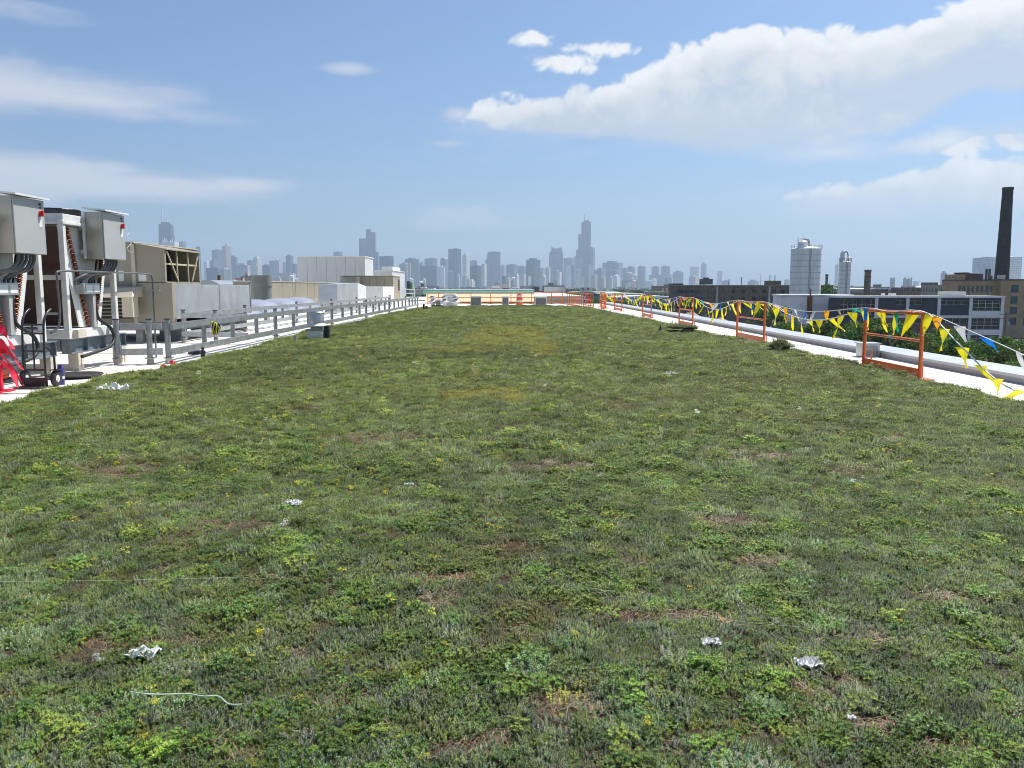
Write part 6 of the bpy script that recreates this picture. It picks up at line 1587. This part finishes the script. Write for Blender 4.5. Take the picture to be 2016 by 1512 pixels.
# ---------------------------------------------------------------- skyline: (left px, right px, top py, distance, material, crown, label)
SKY = [
 (350, 366, 475.5, 5000, 'grey', 'flat', 'pale tower right of the tapered black tower'),
 (384, 394, 486, 5300, 'dark', 'flat', 'slim dark tower just above the beige intake hood end'),
 (414, 436.5, 492, 5600, 'steel', 'flat', 'broad grey slab left of the pointed stone tower'),
 (435.5, 451.5, 485, 5000, 'pink', 'pyramid', 'tall stone tower with a pointed pyramid top'),
 (400, 411.5, 515, 5000, 'white', 'flat', 'small pale tower left of the broad grey slab'),
 (411, 429, 513, 4900, 'steel', 'notch', 'stepped blue tower under the broad grey slab'),
 (402, 429.5, 527.6, 4300, 'dark', 'flat', 'low dark slab at the foot of the broad grey slab'),
 (451, 465, 506, 5200, 'steel', 'notch', 'stepped tower right of the pointed stone tower'),
 (430.5, 450.5, 530, 4200, 'grey', 'hip', 'low pale block with hipped top below the pointed tower'),
 (464, 487, 521.5, 4600, 'grey', 'notch', 'wide pale block with white roof edge'),
 (485, 497.5, 513, 5300, 'steel', 'flat', 'blue-grey tower paired with a pale ribbed tower'),
 (497, 512.5, 507.6, 5000, 'cream', 'notch', 'pale ribbed tower above the grey-green stack'),
 (516, 530.5, 523, 4900, 'dark', 'hip', 'dark block with sloping white crown'),
 (530, 549, 513, 5200, 'grey', 'spike', 'grey tower with small pointed corner turret'),
 (545, 556, 511, 5400, 'cream', 'flat', 'slim cream tower next to the turreted grey tower'),
 (555, 562, 517, 5600, 'steel', 'flat', 'narrow blue tower before the white-topped tower'),
 (561, 576.5, 504, 5100, 'steel', 'notch', 'white-topped stepped tower left of the penthouse'),
 (549, 577, 538, 3900, 'pink', 'flat', 'low pinkish ribbed block in front of the white-topped tower'),
 (574, 587, 520, 5000, 'steel', 'flat', 'blue slab touching the big grey penthouse'),
 (655.5, 673, 496, 5600, 'steel', 'flat', 'flat tower just showing over the grey penthouse'),
 (745, 774, 504.5, 4700, 'dark', 'flat', 'broad dark slab right of the glass twin-step tower'),
 (796, 823, 510, 5200, 'dark', 'hip', 'dark tower with a low rounded crown'),
 (785, 808, 520, 4500, 'grey', 'notch', 'grey tower with a pinkish side above the beige unit'),
 (803, 808.5, 518, 4450, 'pink', 'flat', 'narrow pink shaft at the side of the grey tower'),
 (825, 836, 518, 5500, 'grey', 'notch', 'hazy small tower right of the rounded dark tower'),
 (835, 860, 509, 5300, 'steel', 'flat', 'square blue slab above the water tower'),
 (826, 860, 524, 4700, 'dark', 'flat', 'wide low dark slab below the square blue slab'),
 (860, 875, 526, 4600, 'white', 'notch', 'white-crowned block between dark slabs'),
 (866.5, 882, 510, 5400, 'steel', 'gable', 'blue tower with a gabled roof'),
 (882, 907.5, 490, 5000, 'dark', 'flat', 'tall flat dark slab at the centre of the skyline'),
 (910, 925, 502, 5500, 'cream', 'notch', 'pale stepped tower right of the tall dark slab'),
 (925, 939, 513, 5600, 'steel', 'flat', 'blue box tower behind the cream-edged block'),
 (925, 947, 523, 4300, 'dark', 'flat', 'dark block with its sunlit right side painted as a cream block'),
 (947, 958, 520, 4280, 'cream', 'flat', 'bright cream block painted as the sunlit right side of the dark block'),  # cream colour stands in for sunlight on the dark block's right side
 (955, 985, 496, 5300, 'steel', 'chamfer', 'tall blue tower with one sloping shoulder'),
 (985, 997, 524, 5600, 'grey', 'notch', 'small hazy block right of the sloping shouldered tower'),
 (997, 1020, 520.7, 5000, 'steel', 'flat', 'blue-grey slab left of the dark crowned tower'),
 (994, 1007, 549, 3600, 'pink', 'notch', 'small pink block below the blue-grey slab'),
 (1014, 1022.5, 541.5, 3700, 'white', 'notch', 'thin white tower before the dark crowned tower'),
 (1023, 1036, 540, 3900, 'cream', 'flat', 'pale beige block touching the dark crowned tower'),
 (1020, 1036, 524, 5400, 'steel', 'flat', 'hazy slab behind the pale beige block'),
 (1036, 1064.5, 511, 4600, 'dark', 'notch', 'massive dark tower with a low crown'),
 (1062, 1075, 528, 5200, 'grey', 'flat', 'grey slab right of the massive dark tower'),
 (1074, 1084, 528, 4200, 'cream', 'notch', 'narrow cream tower with white top'),
 (1082, 1109.5, 489, 5500, 'steel', 'twin', 'chamfered tower with two roof masts'),
 (1098, 1106, 536, 4300, 'white', 'flat', 'thin pale block at the foot of the twin-mast tower'),
 (1110, 1133, 508, 5400, 'grey', 'flat', 'hazy slab left of the tallest tower'),
 (1133, 1146, 507, 5600, 'steel', 'flat', 'blue slab tucked against the tallest tower'),
 (1114.5, 1124.5, 526, 4400, 'white', 'notch', 'white slim tower before the hazy slab'),
 (1124, 1134, 522, 4800, 'steel', 'flat', 'short blue tower between white and cream slabs'),
 (1133.5, 1143.5, 531, 4100, 'cream', 'notch', 'bright cream slab in front of the tallest tower'),
 (1146, 1171, 521, 5000, 'steel', 'flat', 'wide blue block at the foot of the tallest tower'),
 (1161, 1172, 489, 5800, 'steel', 'dome', 'slim crowned tower right of the tallest tower'),
 (1164, 1177, 541, 3800, 'pink', 'flat', 'pinkish low block right of the tallest tower'),
 (1176, 1187, 528, 4600, 'steel', 'flat', 'blue slab with its sunlit right side painted as a cream strip'),
 (1186, 1192.5, 529, 4300, 'cream', 'notch', 'cream strip painted as the sunlit right side of the blue slab'),  # the slab's sunlit right side, put in as pale colour
 (1187, 1229, 517, 5200, 'steel', 'notch', 'very wide stepped blue block'),
 (1206, 1222.5, 543.6, 3700, 'white', 'hip', 'pale peaked block before the wide stepped block'),
 (1225, 1236, 527.6, 5300, 'steel', 'flat', 'blue tower at the end of the wide stepped block'),
 (1235, 1251, 526, 5500, 'steel', 'hip', 'hazy tower right of the wide stepped block'),
 (1256, 1271.5, 525.4, 5500, 'steel', 'hip', 'rounded hazy tower with a pale side'),
 (1226, 1272, 552, 4000, 'steel', 'flat', 'long low blue block at the foot of hazy towers'),
 (1283.7, 1299, 525, 5700, 'steel', 'flat', 'left one of two matching hazy slabs'),
 (1281, 1301, 541, 5600, 'steel', 'flat', 'wider base block under the left matching slab'),
 (1304, 1319.5, 525, 5700, 'steel', 'hip', 'right one of two matching hazy slabs'),
 (1272, 1290, 553, 4200, 'white', 'flat', 'low pale block under the matching slabs'),
 (1306, 1325, 553, 4200, 'grey', 'flat', 'low grey block left of the dark factory roof'),
 (1328, 1345.5, 536, 5600, 'steel', 'notch', 'squat blue tower above the dark factory corner'),
 (1361, 1376, 525, 5600, 'white', 'twin', 'pale tower with a split crown'),
 (1357, 1376.5, 545, 4500, 'pink', 'notch', 'pinkish block under the split crown tower'),
 (1381, 1392, 519.6, 5800, 'grey', 'notch', 'slender pale tower above the rooftop tank'),
 (1413, 1424.5, 533.7, 5500, 'white', 'flat', 'lone white tower right of the rooftop tank'),
 (1422, 1438, 552.6, 5000, 'steel', 'flat', 'low blue block right of the lone white tower'),
 (1474, 1498, 553.5, 5000, 'steel', 'notch', 'low hazy block with a crane above the factory'),
 (1545, 1556, 551, 4800, 'steel', 'flat', 'low hazy block left of the big silo'),
 (1646, 1651, 521, 5200, 'grey', 'spike', 'thin hazy tower just left of the slim silo'),
 (1854, 1869, 537, 3400, 'steel', 'notch', 'lone grey tower left of the tan works'),
 (1754, 1763, 548, 2600, 'grey', 'twin', 'grey twin-turret church tower on the horizon'),
 (1779, 1788, 549, 2700, 'grey', 'notch', 'hazy block beside the church spire'),
 (1787, 1792, 549, 2650, 'steel', 'spike', 'pointed church spire on the horizon'),
 (1793, 1797, 547, 2750, 'grey', 'flat', 'slim hazy chimney-like block beside the spire'),
 (1799, 1815, 554, 2800, 'white', 'flat', 'low pale block right of the church spire'),
 (1950, 2013, 506, 1500, 'white', 'twin', 'big pale gridded tower behind the tall black chimney'),
]
def tower(x0, x1, ytop, Y, m_, crown, label):
    a, b_ = at(x0, ytop, Y), at(x1, ytop, Y); w = b_.x - a.x; z = a.z; d = w * rs.uniform(.7, 1.0); cx = (a.x + b_.x) / 2
    px = Y / F; M_ = BM[m_]; turn = 0
    mb = MB()
    zb = z
    if crown == 'chamfer':
        mb.slab([(a.x, GZ), (b_.x, GZ), (b_.x, z), (a.x + w * .18, z), (a.x + w * .1, z - 14 * px), (a.x, z - 16 * px)], 'y', Y, Y + d)
    elif crown == 'twin' and w > 20 and m_ == 'steel':
        mb.slab([(a.x, GZ), (b_.x, GZ), (b_.x - w * .03, z - 10 * px), (b_.x - w * .15, z), (a.x + w * .2, z), (a.x, z - 9 * px)], 'y', Y, Y + d)
    else:
        if rs.random() < .72:                # turned by a random angle so that the sunlit right flank shows
            th = R(rs.uniform(24, 40)); f = rs.uniform(.22, .5); d = f * w / math.sin(th); w = (1 - f) * w / math.cos(th); turn = -th
        mb.box(cx - w / 2, cx + w / 2, Y, Y + d, GZ, z); a = Vector((cx - w / 2, 0, 0)); b_ = Vector((cx + w / 2, 0, 0))
    o = mb.build('skyline_tower', M_, org=(cx, Y + d / 2, GZ)); o.rotation_euler[2] = turn
    tag(o, label, 'tower', 'hazy skyline towers')
    p_ = MB(); nm = 'roof_box'
    if crown == 'pyramid': p_.lathe((cx, Y + d / 2, 0), [(w * .42, z), (w * .40, z + 2 * px), (0.5, z + 8.5 * px)], 4); nm = 'spire'
    elif crown == 'notch': p_.box(cx - w * .28, cx + w * .22, Y + d * .2, Y + d * .8, z + .01, z + 3 * px)
    elif crown == 'hip': p_.lathe((cx, Y + d / 2, 0), [(w * .5, z + .01), (w * .42, z + 2 * px), (w * .15, z + 3 * px)], 8)
    elif crown == 'gable': p_.slab([(a.x, z + .01), (b_.x, z + .01), (cx, z + 3.4 * px)], 'y', Y, Y + d); nm = 'gable'
    elif crown == 'spike': p_.lathe((cx + w * .2, Y + d / 2, 0), [(w * .2, z + .01), (w * .16, z + 2 * px), (.3, z + 6 * px)], 6); nm = 'spire'
    elif crown == 'dome': p_.lathe((cx, Y + d / 2, 0), [(w * .38, z + .01), (w * .38, z + 2.2 * px), (w * .2, z + 3.2 * px), (.2, z + 4 * px)], 12)
    elif crown == 'twin':
        for s in (-1, 1): p_.box(cx + s * w * .3 - w * .1, cx + s * w * .3 + w * .1, Y + d * .3, Y + d * .7, z + .01, z + 2.2 * px)
        if m_ == 'steel':
            for s in (-.35, .3): p_.tube([(cx + s * w, Y + d / 2, z), (cx + s * w, Y + d / 2, z + 7 * px)], .8, 5)
    else: p_.box(cx - w * .15, cx + w * .3, Y + d * .3, Y + d * .7, z + .01, z + 1.0 * px)
    p_.build(nm, M_, o)
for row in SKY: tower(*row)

# the landmark towers
Y = 5150.0
t = thing('tapered_tower', 'tapered black tower with two tall masts left in the skyline', 'tower', (xat(329, Y), Y, GZ), 'hazy skyline towers')
A0, A1, T0, T1 = xat(313.5, Y), xat(345, Y), xat(317, Y), xat(340.3, Y); zt = at(330, 441, Y).z
MB().hexa([(A0, Y, GZ), (A1, Y, GZ), (A1, Y + 70, GZ), (A0, Y + 70, GZ), (T0, Y + 12, zt), (T1, Y + 12, zt), (T1, Y + 55, zt), (T0, Y + 55, zt)]).build('shaft', BM['dark'], t)
MB().box(xat(321, Y), xat(335.5, Y), Y + 20, Y + 45, zt + .01, at(330, 437, Y).z).build('crown', BM['dark'], t)
for px, py in ((322.2, 403.5), (331.7, 428.5)): MB().tube([(xat(px, Y), Y + 30, zt), (xat(px, Y), Y + 30, (zt + at(px, py, Y).z) / 2), (xat(px, Y), Y + 30, at(px, py, Y).z)], [5, 3.6, 2.2], 6).build('mast', BM['white'], t)
Y = 4700.0
t = thing('gothic_tower', 'pale tower crowned with thin pinnacles before the tapered black tower', 'tower', (xat(334, Y), Y, GZ), 'hazy skyline towers')
zt = at(330, 476, Y).z
MB().box(xat(322, Y), xat(348, Y), Y, Y + 60, GZ, zt).build('shaft', BM['cream'], t)
for px, py in ((323.5, 471), (327, 466.5), (331, 469), (338, 472), (342, 469.5), (346, 473)): MB().lathe((xat(px, Y), Y + 15, 0), [(3.2, zt), (3, at(px, py + 3, Y).z), (.4, at(px, py, Y).z)], 6).build('pinnacle', BM['white'], t)
Y = 5200.0
t = thing('stepped_glass_tower', 'tall stepped glass tower rising above the grey penthouse', 'tower', (xat(731, Y), Y, GZ), 'hazy skyline towers')
for nm, a, b_, py, dy in (('lower_step', 708.5, 722.2, 469.5, 0), ('upper_step', 722.6, 731.5, 451, 6), ('right_step', 731.7, 740.6, 457, 2), ('base_step', 740.8, 745, 496, 8)):
    MB().box(xat(a, Y), xat(b_, Y), Y + dy, Y + 45, GZ, at(a, py, Y).z).build(nm, BM['steel'], t)
MB().box(xat(722, Y) - 1.2, xat(722, Y) + 1.2, Y - 2, Y + 3, GZ, at(720, 468, Y).z).build('fin', BM['white'], t)
Y = 5650.0
t = thing('setback_tower', 'tallest dark tower with stepped setbacks and two masts', 'tower', (xat(1150, Y), Y, GZ), 'hazy skyline towers')
prev = GZ
for a, b_, py in ((1130, 1163, 505), (1135, 1162.3, 491.5), (1139, 1162.1, 461), (1145, 1162, 436.5), (1149, 1158, 434)):
    z = at(a, py, Y).z
    MB().box(xat(a, Y), xat(b_, Y), Y, Y + 68, prev, z).build('setback', BM['dark'], t); prev = z + .01
for px, py in ((1150.4, 419), (1157.6, 427)): MB().tube([(xat(px, Y), Y + 30, prev - 1), (xat(px, Y), Y + 30, at(px, py, Y).z)], [4, 2.4], 6).build('mast', BM['white'], t)
t = thing('tower_crane', 'thin hazy tower crane above the dark factory roof', 'crane', (xat(1497, 4700), 4700, GZ))
x = xat(1497, 4700)
MB().bar((x, 4700, GZ), (x, 4700, at(1497, 549, 4700).z), 3, 3).build('mast', BM['steel'], t)
MB().bar((x, 4700, at(1497, 549, 4700).z), (xat(1495, 4700), 4700, at(1495, 538, 4700).z), 2, 2).build('jib', BM['steel'], t)
# hazy rows of lower towers filling the foot of the skyline
for k in range(84):
    px = rs.uniform(395, 1330); Y = rs.uniform(4600, 6200) if k < 40 else rs.uniform(3000, 4200); w = rs.uniform(7, 17) if k < 40 else rs.uniform(5, 12)
    if 588 < px < 735: continue
    mk = rs.choice(('steel', 'grey', 'steel', 'grey', 'cream', 'dark', 'pink')) if k < 40 else rs.choice(('cream', 'white', 'pink', 'grey', 'cream', 'steel'))
    lab = dict(steel='low blue-grey block in the hazy row at the foot of the towers', grey='low grey block in the hazy row at the foot of the towers', white='low white block in the hazy row at the foot of the towers', cream='low cream block in the hazy row at the foot of the towers', dark='low dark block in the hazy row at the foot of the towers', pink='low pinkish block in the hazy row at the foot of the towers')[mk]
    tower(px, px + w, rs.uniform(532, 553) if k < 40 else rs.uniform(541, 560), Y, mk, rs.choice(('flat', 'notch', 'hip')), lab)
# ---------------------------------------------------------------- hazy air round everything
mh = bpy.data.materials.new('haze_air'); mh.use_nodes = True
mh.node_tree.nodes.clear(); N = NT(mh.node_tree)
pv = N.n('ShaderNodeVolumePrincipled'); pv.inputs['Color'].default_value = (0.63, 0.81, 1.0, 1)
pv.inputs['Density'].default_value = HAZE_D; pv.inputs['Anisotropy'].default_value = 0.2
mo = N.n('ShaderNodeOutputMaterial'); N.link(pv.outputs[0], mo.inputs['Volume'])
hz = MB().box(-12000, 12000, -1500, 12800, GZ - 1, 620).build('haze', mh)
hz['kind'] = 'stuff'; hz['label'] = 'pale summer haze lying over the city'; hz['category'] = 'haze'
